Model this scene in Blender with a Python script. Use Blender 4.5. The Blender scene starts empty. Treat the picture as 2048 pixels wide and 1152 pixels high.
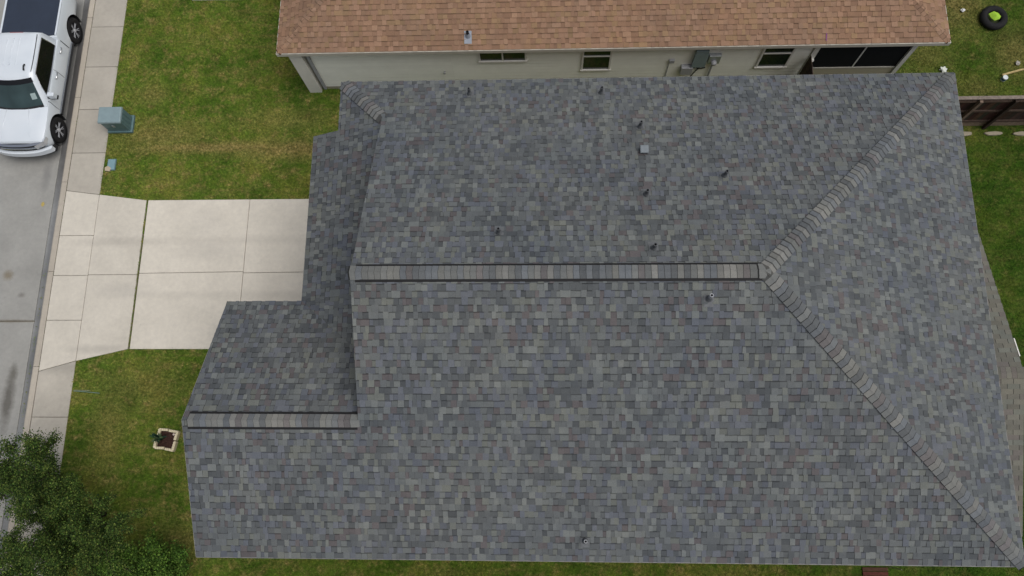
import bpy, bmesh, math, random
import numpy as np
from mathutils import Vector, Matrix

random.seed(7)
RNG = np.random.default_rng(11)
scene = bpy.context.scene
COL = scene.collection

# ------------------------------------------------------------------ camera
CAM_POS = (0.0, 0.0, 23.033)
CAM_ROT = ((0.99906044, 0.00349068, 0.04319788),
           (0.00689473, 0.97125489, -0.23794201),
           (-0.04278673, 0.23801628, 0.97031827))
cam_data = bpy.data.cameras.new('camera')
cam = bpy.data.objects.new('camera', cam_data)
COL.objects.link(cam)
cam.matrix_world = Matrix.Translation(CAM_POS) @ Matrix(CAM_ROT).to_4x4()
cam_data.sensor_width = 36.0
cam_data.lens = 1539.82 / 2048.0 * 36.0
cam_data.clip_start = 0.5
cam_data.clip_end = 9000.0
scene.camera = cam

# ------------------------------------------------------------------ light: high thin overcast
SUN_ELEV, SUN_AZ = math.radians(68), math.radians(104)      # azimuth clockwise from north (+Y)
world = bpy.data.worlds.new('World')
scene.world = world
world.use_nodes = True
wn = world.node_tree
wn.nodes.clear()
w_out = wn.nodes.new('ShaderNodeOutputWorld')
w_bg = wn.nodes.new('ShaderNodeBackground')
w_sky = wn.nodes.new('ShaderNodeTexSky')
w_sky.sky_type = 'NISHITA'
w_sky.sun_disc = False
w_sky.sun_elevation = SUN_ELEV
w_sky.sun_rotation = SUN_AZ
w_sky.air_density = 1.0
w_sky.dust_density = 4.0
w_sky.ozone_density = 1.0
w_hs = wn.nodes.new('ShaderNodeHueSaturation')
w_hs.inputs['Saturation'].default_value = 0.5
w_bg.inputs['Strength'].default_value = 0.075
wn.links.new(w_sky.outputs[0], w_hs.inputs['Color'])
wn.links.new(w_hs.outputs[0], w_bg.inputs['Color'])
wn.links.new(w_bg.outputs[0], w_out.inputs['Surface'])

sun_data = bpy.data.lights.new('sun', 'SUN')
sun_data.energy = 1.5
sun_data.angle = math.radians(50)
sun_data.color = (1.0, 0.965, 0.92)
sun = bpy.data.objects.new('sun', sun_data)
COL.objects.link(sun)
sd = Vector((math.sin(SUN_AZ) * math.cos(SUN_ELEV), math.cos(SUN_AZ) * math.cos(SUN_ELEV), math.sin(SUN_ELEV)))
sun.rotation_euler = (-sd).to_track_quat('-Z', 'Y').to_euler()
sun.location = sd * 40

scene.view_settings.view_transform = 'Standard'
scene.view_settings.look = 'None'
scene.view_settings.exposure = 0.34
scene.view_settings.gamma = 1.0
scene.view_settings.use_curve_mapping = False
scene.render.engine = 'CYCLES'
scene.cycles.max_bounces = 6
scene.cycles.use_denoising = True


# ================================================================== helpers
def lin(r, g, b, k=1.0):
    def f(c):
        c /= 255.0
        return (c / 12.92 if c <= 0.04045 else ((c + 0.055) / 1.055) ** 2.4) * k
    return (f(r), f(g), f(b))


def project(p):
    """pixel size at a point: used only to rank pieces by how large they show"""
    d = Vector(p) - Vector(CAM_POS)
    R = Matrix(CAM_ROT)
    c = R.transposed() @ d
    return (1024 + 1539.8 * c.x / -c.z, 576 - 1539.8 * c.y / -c.z)


class MB:
    """collects faces with a colour per face; build() links one mesh object"""
    def __init__(self):
        self.v, self.f, self.c, self.m = [], [], [], []
        self.cur = (1, 1, 1)
        self.mi = 0

    def face(self, pts, col=None, mi=None):
        n = len(self.v)
        self.v.extend([tuple(p) for p in pts])
        self.f.append(tuple(range(n, n + len(pts))))
        self.c.append(col or self.cur)
        self.m.append(self.mi if mi is None else mi)

    def mesh(self, verts, faces, col=None, mi=None):
        n = len(self.v)
        self.v.extend([tuple(p) for p in verts])
        for f in faces:
            self.f.append(tuple(i + n for i in f))
            self.c.append(col or self.cur)
            self.m.append(self.mi if mi is None else mi)

    def box(self, x0, x1, y0, y1, z0, z1, col=None, mi=None):
        v = [(x0, y0, z0), (x1, y0, z0), (x1, y1, z0), (x0, y1, z0), (x0, y0, z1), (x1, y0, z1), (x1, y1, z1), (x0, y1, z1)]
        self.mesh(v, [(3, 2, 1, 0), (4, 5, 6, 7), (0, 1, 5, 4), (1, 2, 6, 5), (2, 3, 7, 6), (3, 0, 4, 7)], col, mi)

    def prism(self, poly, z0, z1, col=None, mi=None):
        """poly: ccw list of (x, y)"""
        if sum(poly[i][0] * poly[(i + 1) % len(poly)][1] - poly[(i + 1) % len(poly)][0] * poly[i][1] for i in range(len(poly))) < 0:
            poly = poly[::-1]
        n = len(poly)
        v = [(x, y, z0) for x, y in poly] + [(x, y, z1) for x, y in poly]
        fs = [tuple(range(n - 1, -1, -1)), tuple(range(n, 2 * n))]
        fs += [(i, (i + 1) % n, n + (i + 1) % n, n + i) for i in range(n)]
        self.mesh(v, fs, col, mi)

    def tube(self, pts, radii, seg=8, col=None, mi=None, caps=True):
        pts = [Vector(p) for p in pts]
        rings = []
        for i, p in enumerate(pts):
            t = (pts[min(i + 1, len(pts) - 1)] - pts[max(i - 1, 0)]).normalized()
            a = Vector((0, 0, 1)) if abs(t.z) < 0.9 else Vector((1, 0, 0))
            s = t.cross(a).normalized()
            b = t.cross(s).normalized()
            r = radii[i] if hasattr(radii, '__len__') else radii
            rings.append([p + (s * math.cos(q) + b * math.sin(q)) * r for q in [2 * math.pi * k / seg for k in range(seg)]])
        v = [q for r in rings for q in r]
        fs = []
        for i in range(len(rings) - 1):
            for k in range(seg):
                a, b = i * seg + k, i * seg + (k + 1) % seg
                fs.append((a, a + seg, b + seg, b))
        if caps:
            fs.append(tuple(range(seg)))
            fs.append(tuple(range(len(v) - 1, len(v) - seg - 1, -1)))
        self.mesh(v, fs, col, mi)

    def lathe(self, prof, c, seg=16, col=None, mi=None, axis='Z'):
        v = []
        for r, z in prof:
            for k in range(seg):
                q = 2 * math.pi * k / seg
                x, y = r * math.cos(q), r * math.sin(q)
                if axis == 'Z':
                    v.append((c[0] + x, c[1] + y, c[2] + z))
                elif axis == 'X':
                    v.append((c[0] + z, c[1] + x, c[2] + y))
                else:
                    v.append((c[0] + y, c[1] + z, c[2] + x))
        fs = []
        for i in range(len(prof) - 1):
            for k in range(seg):
                a, b = i * seg + k, i * seg + (k + 1) % seg
                fs.append((a, b, b + seg, a + seg))
        self.mesh(v, fs, col, mi)

    def build(self, name, mats, parent=None, smooth=False, bevel=None):
        me = bpy.data.meshes.new(name)
        me.from_pydata(self.v, [], self.f)
        if not isinstance(mats, (list, tuple)):
            mats = [mats]
        for m in mats:
            me.materials.append(m)
        at = me.color_attributes.new('tint', 'FLOAT_COLOR', 'CORNER')
        n = [len(f) for f in self.f]
        arr = np.ones((sum(n), 4), dtype=np.float32)
        arr[:, :3] = np.repeat(np.array(self.c, dtype=np.float32).reshape(-1, 3), n, axis=0)
        at.data.foreach_set('color', arr.ravel())
        me.polygons.foreach_set('material_index', self.m)
        if smooth:
            me.polygons.foreach_set('use_smooth', [True] * len(self.f))
        me.update()
        o = bpy.data.objects.new(name, me)
        COL.objects.link(o)
        if parent is not None:
            o.parent = parent
        if bevel:
            md = o.modifiers.new('bevel', 'BEVEL')
            md.width = bevel
            md.segments = 2
            md.limit_method = 'ANGLE'
            md.angle_limit = math.radians(35)
        return o


def tag(o, label=None, cat=None, group=None, kind=None):
    if label:
        o['label'] = label
    if cat:
        o['category'] = cat
    if group:
        o['group'] = group
    if kind:
        o['kind'] = kind
    return o


def thing(name, label, cat, loc=(0, 0, 0), rz=0.0, group=None):
    o = bpy.data.objects.new(name, None)
    o.empty_display_size = 0.2
    COL.objects.link(o)
    o.location = loc
    o.rotation_euler = (0, 0, rz)
    return tag(o, label, cat, group)


# ================================================================== materials
class NT:
    def __init__(self, name):
        self.mat = bpy.data.materials.new(name)
        self.mat.use_nodes = True
        self.t = self.mat.node_tree
        self.p = self.t.nodes['Principled BSDF']
        self.out = self.t.nodes['Material Output']

    def n(self, kind, **kw):
        nd = self.t.nodes.new(kind)
        for k, v in kw.items():
            setattr(nd, k, v)
        return nd

    def link(self, a, b):
        self.t.links.new(a, b)

    def noise(self, scale, detail=3.0, rough=0.55, vec=None):
        nd = self.n('ShaderNodeTexNoise')
        nd.inputs['Scale'].default_value = scale
        nd.inputs['Detail'].default_value = detail
        nd.inputs['Roughness'].default_value = rough
        if vec is not None:
            self.link(vec, nd.inputs['Vector'])
        return nd.outputs['Fac']

    def pos(self):
        return self.n('ShaderNodeNewGeometry').outputs['Position']

    def ramp(self, fac, stops):
        r = self.n('ShaderNodeValToRGB')
        e = r.color_ramp.elements
        while len(e) < len(stops):
            e.new(0.5)
        for el, (p, c) in zip(e, stops):
            el.position = p
            el.color = (*c, 1) if len(c) == 3 else c
        self.link(fac, r.inputs['Fac'])
        return r.outputs['Color']

    def mix(self, fac, a, b, mode='MIX'):
        m = self.n('ShaderNodeMix', data_type='RGBA', blend_type=mode)
        for sock, val in ((m.inputs[0], fac), (m.inputs[6], a), (m.inputs[7], b)):
            if isinstance(val, (int, float)):
                sock.default_value = val
            elif isinstance(val, tuple):
                sock.default_value = (*val, 1)
            else:
                self.link(val, sock)
        return m.outputs[2]

    def math(self, op, a, b=None, clamp=False):
        m = self.n('ShaderNodeMath', operation=op, use_clamp=clamp)
        for i, val in enumerate((a, b)):
            if val is None:
                continue
            if isinstance(val, (int, float)):
                m.inputs[i].default_value = val
            else:
                self.link(val, m.inputs[i])
        return m.outputs[0]

    def base(self, c):
        s = self.p.inputs['Base Color']
        if isinstance(c, tuple):
            s.default_value = (*c, 1)
        else:
            self.link(c, s)

    def rough(self, r, spec=0.3, metal=0.0):
        if isinstance(r, (int, float)):
            self.p.inputs['Roughness'].default_value = r
        else:
            self.link(r, self.p.inputs['Roughness'])
        self.p.inputs['Specular IOR Level'].default_value = spec
        self.p.inputs['Metallic'].default_value = metal

    def bump(self, h, strength=0.3, dist=0.01):
        b = self.n('ShaderNodeBump')
        b.inputs['Strength'].default_value = strength
        b.inputs['Distance'].default_value = dist
        self.link(h, b.inputs['Height'])
        self.link(b.outputs[0], self.p.inputs['Normal'])

    def tint(self):
        return self.n('ShaderNodeVertexColor', layer_name='tint').outputs['Color']

    def blob(self, cx, cy, rx, ry, soft=0.5):
        """1 inside an ellipse on the ground, 0 outside, with a ragged soft edge"""
        mp = self.n('ShaderNodeVectorMath', operation='SUBTRACT')
        self.link(self.pos(), mp.inputs[0])
        mp.inputs[1].default_value = (cx, cy, 0)
        m2 = self.n('ShaderNodeVectorMath', operation='MULTIPLY')
        self.link(mp.outputs[0], m2.inputs[0])
        m2.inputs[1].default_value = (1 / rx, 1 / ry, 0)
        ln = self.n('ShaderNodeVectorMath', operation='LENGTH')
        self.link(m2.outputs[0], ln.inputs[0])
        nz = self.noise(2.2 / max(rx, ry) + 1.5, 4.0, 0.65, self.pos())
        d = self.math('ADD', ln.outputs['Value'], self.math('MULTIPLY', self.math('SUBTRACT', nz, 0.5), 1.3))
        mr = self.n('ShaderNodeMapRange')
        self.link(d, mr.inputs['Value'])
        mr.inputs['From Min'].default_value = 1.0 - soft
        mr.inputs['From Max'].default_value = 1.0 + soft
        mr.inputs['To Min'].default_value = 1.0
        mr.inputs['To Max'].default_value = 0.0
        return mr.outputs[0]


def plain(name, col, rough=0.6, spec=0.3, metal=0.0, var=0.12, scale=6.0, bump=0.0):
    t = NT(name)
    nz = t.noise(scale, 4.0, 0.6, t.pos())
    f = tuple(c * (1 - var) for c in col)
    g = tuple(min(1, c * (1 + var)) for c in col)
    t.base(t.ramp(nz, [(0.25, f), (0.75, g)]))
    t.rough(rough, spec, metal)
    if bump:
        t.bump(t.noise(scale * 8, 3.0, 0.6, t.pos()), bump, 0.01)
    return t.mat


def shingle_mat(name):
    t = NT(name)
    g = t.noise(55.0, 3.0, 0.7, t.pos())
    big = t.noise(0.55, 3.0, 0.55, t.pos())
    c = t.mix(1.0, t.tint(), t.ramp(g, [(0.25, (0.80, 0.80, 0.80)), (0.75, (1.2, 1.2, 1.2))]), 'MULTIPLY')
    c = t.mix(1.0, c, t.ramp(big, [(0.3, (0.93, 0.95, 0.98)), (0.7, (1.07, 1.05, 1.02))]), 'MULTIPLY')
    mid = t.noise(2.3, 4.0, 0.65, t.pos())
    c = t.mix(1.0, c, t.ramp(mid, [(0.3, (0.90, 0.91, 0.93)), (0.7, (1.09, 1.08, 1.06))]), 'MULTIPLY')
    t.base(c)
    t.rough(0.92, 0.2)
    t.bump(t.noise(160.0, 2.0, 0.7, t.pos()), 0.25, 0.004)
    return t.mat


def tint_mat(name, rough=0.8, spec=0.25, var=0.12, scale=9.0):
    t = NT(name)
    nz = t.noise(scale, 4.0, 0.6, t.pos())
    t.base(t.mix(1.0, t.tint(), t.ramp(nz, [(0.25, (1 - var,) * 3), (0.75, (1 + var,) * 3)]), 'MULTIPLY'))
    t.rough(rough, spec)
    return t.mat


def concrete_mat(name, col, stains_and_shade=(), mottled=0.16, edge=None):
    t = NT(name)
    p = t.pos()
    a = t.noise(0.9, 5.0, 0.62, p)
    b = t.noise(7.0, 5.0, 0.7, p)
    c = t.ramp(a, [(0.28, tuple(x * (1 - mottled) for x in col)), (0.72, tuple(x * (1 + mottled * 0.7) for x in col))])
    c = t.mix(1.0, c, t.ramp(b, [(0.25, (0.90, 0.90, 0.91)), (0.75, (1.06, 1.06, 1.05))]), 'MULTIPLY')
    sp = t.n('ShaderNodeTexVoronoi')
    sp.inputs['Scale'].default_value = 1.6
    t.link(p, sp.inputs['Vector'])
    sm = t.ramp(sp.outputs['Distance'], [(0.0, (1, 1, 1)), (0.05, (0, 0, 0))])
    c = t.mix(t.math('MULTIPLY', sm, 0.35), c, tuple(x * 0.5 for x in col))
    c = t.mix(1.0, c, t.mix(1.0, t.tint(), (1, 1, 1), 'MULTIPLY'), 'MULTIPLY')
    for (cx, cy, rx, ry, k, sc) in stains_and_shade:
        c = t.mix(t.math('MULTIPLY', t.blob(cx, cy, rx, ry, 0.6), k), c, sc)
    t.base(c)
    t.rough(0.88, 0.25)
    t.bump(t.noise(60.0, 4.0, 0.7, p), 0.18, 0.006)
    return t.mat


DRY = [(-10.6, 10.45, 3.4, 0.20, 0.8), (-8.0, 10.35, 2.2, 0.32, 0.8), (-13.2, 12.4, 0.5, 0.35, 0.5), (-12.8, 10.9, 1.4, 0.5, 0.6), (-8.6, 11.4, 1.6, 0.35, 0.4),
       (13.6, 15.6, 0.9, 1.3, 0.95), (15.2, 13.4, 0.7, 0.8, 0.75), (13.9, 12.2, 0.6, 0.35, 0.6), (12.4, 13.4, 0.8, 0.5, 0.55), (14.9, 11.6, 0.7, 0.3, 0.6),
       (-13.2, 1.3, 0.5, 1.2, 0.45), (-12.3, 2.6, 1.4, 0.5, 0.35), (13.0, 4.05, 0.5, 0.09, 0.8), (-10.5, -1.9, 0.8, 0.5, 0.5)]


def lawn_colour(t, blades):
    p = t.pos()
    n1 = t.noise(0.7, 4.0, 0.6, p)
    n2 = t.noise(3.0, 5.0, 0.72, p)
    n3 = t.noise(13.0, 4.0, 0.75, p)
    k = 1.0 if blades else 0.82
    sm = t.n('ShaderNodeVectorMath', operation='MULTIPLY')
    t.link(p, sm.inputs[0])
    sm.inputs[1].default_value = (0.45, 3.2, 1.0)
    streak = t.noise(1.0, 4.0, 0.65, sm.outputs[0])
    green = t.ramp(n1, [(0.32, lin(68, 97, 28, k)), (0.50, lin(91, 116, 40, k)), (0.68, lin(120, 127, 56, k))])
    dry = t.ramp(n3, [(0.3, lin(126, 110, 66, k)), (0.7, lin(164, 146, 98, k))])
    f = t.ramp(n2, [(0.47, (0, 0, 0)), (0.69, (0.78, 0.78, 0.78))])
    for (cx, cy, rx, ry, a) in DRY:
        f = t.math('MAXIMUM', f, t.math('MULTIPLY', t.blob(cx, cy, rx, ry, 0.7), a))
    f = t.math('MAXIMUM', f, t.ramp(streak, [(0.52, (0, 0, 0)), (0.74, (0.6, 0.6, 0.6))]))
    f = t.math('MULTIPLY', f, t.math('ADD', 0.5, t.math('MULTIPLY', n3, 0.9)), clamp=True)
    c = t.mix(f, green, dry)
    # the back yard on the east side is multiplied to a darker, deeper green
    sx = t.n('ShaderNodeSeparateXYZ')
    t.link(p, sx.inputs[0])
    e = t.n('ShaderNodeMapRange')
    t.link(sx.outputs['X'], e.inputs['Value'])
    e.inputs['From Min'].default_value = 6.0
    e.inputs['From Max'].default_value = 9.0
    s = t.n('ShaderNodeMapRange')
    t.link(sx.outputs['Y'], s.inputs['Value'])
    s.inputs['From Min'].default_value = 10.9
    s.inputs['From Max'].default_value = 10.2
    w = t.math('MULTIPLY', e.outputs[0], t.math('MAXIMUM', s.outputs[0], 0.55))
    c = t.mix(t.math('MULTIPLY', w, 1.0), c, t.mix(1.0, c, (0.47, 0.63, 0.43), 'MULTIPLY'))
    c = t.mix(1.0, c, t.ramp(n3, [(0.32, (0.50, 0.54, 0.48)), (0.68, (1.45, 1.42, 1.36))]), 'MULTIPLY')
    return c


def lawn_mat(name, blades):
    t = NT(name)
    c = lawn_colour(t, blades)
    if blades:
        c = t.mix(1.0, c, t.tint(), 'MULTIPLY')
    else:
        t.bump(t.noise(38.0, 4.0, 0.75, t.pos()), 0.9, 0.05)
    t.base(c)
    t.rough(0.8, 0.15)
    return t.mat


def glass_mat(name, col, rough=0.06):
    t = NT(name)
    t.base(t.ramp(t.noise(1.3, 2.0, 0.5, t.pos()), [(0.3, tuple(c * 0.7 for c in col)), (0.7, tuple(c * 1.3 for c in col))]))
    t.rough(rough, 0.6)
    return t.mat


M = {}
M['shingle'] = shingle_mat('grey laminated shingle')
M['shingle_tan'] = shingle_mat('tan laminated shingle')
M['fascia'] = plain('cream fascia paint', (0.52, 0.50, 0.44), 0.6, var=0.08)
M['felt'] = plain('roofing felt', (0.035, 0.036, 0.038), 0.95)
M['vent_black'] = plain('black vent plastic', (0.012, 0.012, 0.013), 0.7)
M['brick_wall'] = None
M['ground'] = plain('soil', (0.13, 0.11, 0.07), 0.95, var=0.3, scale=0.6, bump=0.4)
M['lawn'] = lawn_mat('lawn', False)
M['blades'] = lawn_mat('grass blades', True)
M['walk'] = concrete_mat('sidewalk concrete', (0.42, 0.392, 0.34), mottled=0.14,
                         stains_and_shade=[(-15.0, 3.2, 0.9, 0.18, 0.35, (0.2, 0.19, 0.17)), (-15.1, 14.6, 0.8, 1.5, 0.25, (0.30, 0.28, 0.25)), (-15.1, 12.2, 0.7, 1.0, 0.22, (0.30, 0.28, 0.25))])
M['drive'] = concrete_mat('driveway concrete', (0.575, 0.54, 0.47), mottled=0.10,
                          stains_and_shade=[(-9.6, 7.25, 3.4, 0.13, 0.2, (0.30, 0.28, 0.25)), (-9.6, 5.45, 3.4, 0.12, 0.18, (0.30, 0.28, 0.25)), (-13.8, 7.2, 1.2, 0.14, 0.3, (0.3, 0.28, 0.25)), (-10.6, 6.9, 0.9, 0.30, 0.22, (0.26, 0.25, 0.24)), (-10.9, 7.8, 0.5, 0.5, 0.15, (0.28, 0.27, 0.26)), (-9.9, 4.4, 0.35, 0.4, 0.2, (0.27, 0.26, 0.25)),
                                  (-13.3, 5.6, 0.8, 0.2, 0.2, (0.3, 0.29, 0.28)), (-13.9, 3.75, 0.8, 0.12, 0.3, (0.24, 0.23, 0.21))])
M['street'] = concrete_mat('street concrete', (0.31, 0.308, 0.29), mottled=0.13,
                           stains_and_shade=[(-16.55, 2.2, 0.16, 0.75, 0.75, (0.07, 0.065, 0.055)), (-16.5, 3.0, 0.10, 0.25, 0.6, (0.09, 0.085, 0.07)), (-17.2, 6.16, 0.14, 0.14, 0.7, (0.16, 0.13, 0.08)),
                                   (-16.9, 4.66, 0.7, 0.05, 0.7, (0.17, 0.15, 0.12)), (-16.65, 5.5, 0.1, 0.07, 0.6, (0.13, 0.12, 0.11)), (-16.45, 9.6, 0.12, 0.5, 0.5, (0.15, 0.15, 0.15)),
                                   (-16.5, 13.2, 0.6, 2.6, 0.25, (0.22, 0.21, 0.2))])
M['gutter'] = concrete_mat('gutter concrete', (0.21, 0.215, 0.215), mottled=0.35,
                           stains_and_shade=[(-15.98, 13.0, 0.16, 3.2, 0.8, (0.05, 0.048, 0.05)), (-15.97, 3.6, 0.08, 1.5, 0.6, (0.10, 0.105, 0.115)), (-15.97, 12.6, 0.2, 2.6, 0.5, (0.10, 0.095, 0.09)), (-15.97, 7.0, 0.06, 1.6, 0.5, (0.11, 0.115, 0.125))])  # dark length beside the truck is its shadow painted in; elsewhere dirt
M['kerb'] = concrete_mat('kerb concrete', (0.43, 0.39, 0.33), mottled=0.12)
M['joint'] = plain('joint dirt', (0.11, 0.095, 0.06), 0.95, var=0.4, scale=8)
M['tint'] = tint_mat('painted surfaces')
M['siding'] = tint_mat('siding paint', 0.6, 0.3, 0.05, 2.0)
M['white'] = plain('white trim paint', (0.72, 0.71, 0.67), 0.5, var=0.05)
M['glass'] = glass_mat('window glass', (0.012, 0.018, 0.016))
M['screen'] = plain('porch insect screen', (0.012, 0.013, 0.015), 0.85, 0.15)
M['wood'] = tint_mat('weathered wood', 0.85, 0.2, 0.35, 14.0)
M['metal'] = plain('galvanised metal', (0.42, 0.45, 0.48), 0.45, 0.5, 0.6, 0.15, 20)
M['bluegrey'] = plain('blue grey box paint', (0.20, 0.26, 0.28), 0.45, 0.4, 0.0, 0.08, 5)
M['green_box'] = plain('utility green paint', (0.10, 0.17, 0.18), 0.42, 0.45, 0.0, 0.12, 7)
M['rubber'] = plain('tyre rubber', (0.012, 0.012, 0.013), 0.8, 0.25, 0, 0.25, 12, 0.2)
M['pvc'] = plain('grey pipe', (0.33, 0.34, 0.36), 0.55, 0.35, 0, 0.12, 15)
M['leaf'] = None
M['pipe_dark'] = plain('dark vent pipe', (0.075, 0.08, 0.088), 0.55, 0.35, 0, 0.12, 15)
M['flash_grey'] = plain('painted grey flashing', (0.12, 0.127, 0.135), 0.6, 0.3, 0, 0.2, 12)


# ================================================================== ground, street, kerb, pavement
XSW, XSE = -15.63, -14.50       # sidewalk west and east edge
XK = -15.86                     # street side of the kerb top
b = MB()
b.face([(-4000, -4000, -0.30), (4000, -4000, -0.30), (4000, 4000, -0.30), (-4000, 4000, -0.30)])
tag(b.build('ground', M['ground']), kind='structure')

DY_N, DY_S = 8.62, 3.75         # driveway north and south edges
XD = -12.88                     # expansion joint across the driveway
b = MB()
lawn_polys = [
    [(XSE, 8.83), (XD, DY_N), (-5.2, DY_N), (-5.2, 60), (XSE, 60)],
    [(XSE, -60), (-5.2, -60), (-5.2, DY_S), (XD, DY_S), (XSE, 3.38)],
    [(-5.2, -60), (60, -60), (60, 60), (-5.2, 60)],
]
for pl in lawn_polys:
    b.prism(pl, -0.28, -0.03)
tag(b.build('lawn', M['lawn']), kind='structure')
b = MB()
b.prism([(-60, -60), (-25.6, -60), (-25.6, 60), (-60, 60)], -0.28, -0.03)
tag(b.build('lawn_far', M['lawn']), kind='structure')


def slab(name, poly, z1, mat, parent, z0=-0.14, shade=1.0):
    b = MB()
    b.cur = (shade,) * 3
    b.prism(poly, z0, z1)
    return b.build(name, mat, parent, bevel=0.012)


street = MB()
street.prism([(-25.4, -60), (-16.10, -60), (-16.10, 60), (-25.4, 60)], -0.29, -0.16)
street = tag(street.build('street', M['joint']), kind='structure')
yj = 4.66 - 12.2 * 4
while yj < 58:
    for x0, x1 in ((-16.112, -20.8), (-20.82, -25.4)):
        slab('street_slab', [(x0, yj + 0.012), (x1, yj + 0.012), (x1, yj + 12.188), (x0, yj + 12.188)], -0.125, M['street'], street, -0.2, random.uniform(0.95, 1.05))
    yj += 12.2
gut = MB()
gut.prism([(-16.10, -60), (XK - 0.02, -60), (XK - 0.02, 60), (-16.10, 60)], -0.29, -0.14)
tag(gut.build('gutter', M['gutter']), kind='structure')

kerb = tag(MB().build('kerb', M['kerb']), kind='structure')
ky = -12.0
while ky < 30:
    k1 = ky + 3.04
    bb = MB()
    bb.cur = (random.uniform(0.93, 1.05),) * 3
    y0, y1 = ky + 0.006, k1 - 0.006
    prof = [(XSW - 0.012, -0.2), (XSW - 0.012, 0.0), (XK + 0.05, -0.006), (XK + 0.012, -0.03), (XK - 0.01, -0.137), (XK - 0.01, -0.2)]
    v = [(x, y0, z) for x, z in prof] + [(x, y1, z) for x, z in prof]
    n = len(prof)
    bb.mesh(v, [tuple(range(n)), tuple(range(2 * n - 1, n - 1, -1))] + [(i, n + i, n + (i + 1) % n, (i + 1) % n) for i in range(n)])
    bb.build('kerb_stone', M['kerb'], kerb)
    ky = k1
far_kerb = MB()
far_kerb.box(-25.62, -25.4, -60, 60, -0.28, 0.0)
tag(far_kerb.build('kerb_far', M['kerb']), kind='structure')

walk = MB()
walk.box(XSW - 0.004, XSE - 0.02, -30, 40, -0.2, -0.05)
walk = tag(walk.build('sidewalk', M['joint']), kind='structure')
G = 0.006
# the driveway crosses the pavement between two slanting saw cuts
ys_n = [8.90, 10.30, 11.87, 13.45, 14.98, 16.5, 18.0, 19.5, 21.0]
for i in range(len(ys_n) - 1):
    a0, a1 = ys_n[i], ys_n[i + 1]
    s = random.uniform(0.90, 1.03)
    if i == 0:
        poly = [(XSW + G, 8.98 + G), (XSE, 8.83 + G), (XSE, a1 - G), (XSW + G, a1 - G)]
    else:
        poly = [(XSW + G, a0 + G), (XSE, a0 + G), (XSE, a1 - G), (XSW + G, a1 - G)]
    slab('pavement_slab', poly, random.uniform(-0.004, 0.004), M['walk'], walk, shade=s)
ys_s = [3.2, 1.66, 0.14, -1.4, -2.9, -4.4, -5.9, -7.4]
for i in range(len(ys_s) - 1):
    a1, a0 = ys_s[i], ys_s[i + 1]
    s = random.uniform(0.93, 1.04)
    if i == 0:
        poly = [(XSW + G, a0 + G), (XSE, a0 + G), (XSE, 3.38 - G), (XSW + G, 3.06 - G)]
    else:
        poly = [(XSW + G, a0 + G), (XSE, a0 + G), (XSE, a1 - G), (XSW + G, a1 - G)]
    slab('pavement_slab', poly, random.uniform(-0.004, 0.004), M['walk'], walk, shade=s)

drive = MB()
drive.prism([(XSW, 8.95), (XD, DY_N - 0.01), (-5.2, DY_N - 0.01), (-5.2, DY_S + 0.01), (XD, DY_S + 0.01), (XSW, 3.1)], -0.2, -0.045)
drive = tag(drive.build('driveway', M['joint']), kind='structure')
cuts = [8.98, 7.44, 6.11, 4.66, 3.06]
for i in range(4):
    t, u = cuts[i], cuts[i + 1]
    poly = [(XSW + G, t - G), (XSW + G, u + G), (XSE - G, (3.38 if i == 3 else u) + G), (XSE - G, (8.83 if i == 0 else t) - G)]
    slab('driveway_slab', poly, 0.001 * i, M['drive'], drive, shade=random.uniform(0.92, 0.99))
slab('driveway_slab', [(XSE + G, 8.83), (XSE + G, 6.13 + G), (XD - 0.03, 6.13 + G), (XD - 0.03, DY_N)], 0.002, M['drive'], drive, shade=0.95)
slab('driveway_slab', [(XSE + G, 6.13 - G), (XSE + G, 3.38), (XD - 0.03, DY_S), (XD - 0.03, 6.13 - G)], 0.001, M['drive'], drive, shade=0.95)
for x0, x1 in ((XD + 0.03, -9.50), (-9.50, -5.5)):
    slab('driveway_slab', [(x0 + G, DY_N), (x0 + G, 6.17 + G), (x1 - G, 6.21 + G), (x1 - G, DY_N)], 0.003, M['drive'], drive, shade=random.uniform(0.99, 1.04))
    slab('driveway_slab', [(x0 + G, 6.17 - G), (x0 + G, DY_S), (x1 - G, DY_S), (x1 - G, 6.21 - G)], 0.002, M['drive'], drive, shade=random.uniform(0.98, 1.03))

# ================================================================== roofs: shared shingle laying code
def clip_convex(poly, clip):
    out = poly
    n = len(clip)
    for i in range(n):
        ax, ay = clip[i]
        bx, by = clip[(i + 1) % n]
        src, out = out, []
        if not src:
            return []
        for k in range(len(src)):
            px, py = src[k]
            qx, qy = src[(k + 1) % len(src)]
            dp = (bx - ax) * (py - ay) - (by - ay) * (px - ax)
            dq = (bx - ax) * (qy - ay) - (by - ay) * (qx - ax)
            if dp >= 0:
                out.append((px, py))
            if (dp > 0 > dq) or (dp < 0 < dq):
                s = dp / (dp - dq)
                out.append((px + s * (qx - px), py + s * (qy - py)))
    return out


def area2(p):
    return 0.5 * sum(p[i][0] * p[(i + 1) % len(p)][1] - p[(i + 1) % len(p)][0] * p[i][1] for i in range(len(p)))


def frame_of(pts, eave_dir):
    """u along the eave, v up the slope, n up"""
    p = [Vector(q) for q in pts]
    n = (p[1] - p[0]).cross(p[2] - p[0]).normalized()
    if n.z < 0:
        n = -n
    u = Vector(eave_dir).normalized()
    v = n.cross(u).normalized()
    return u, v, n


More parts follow.
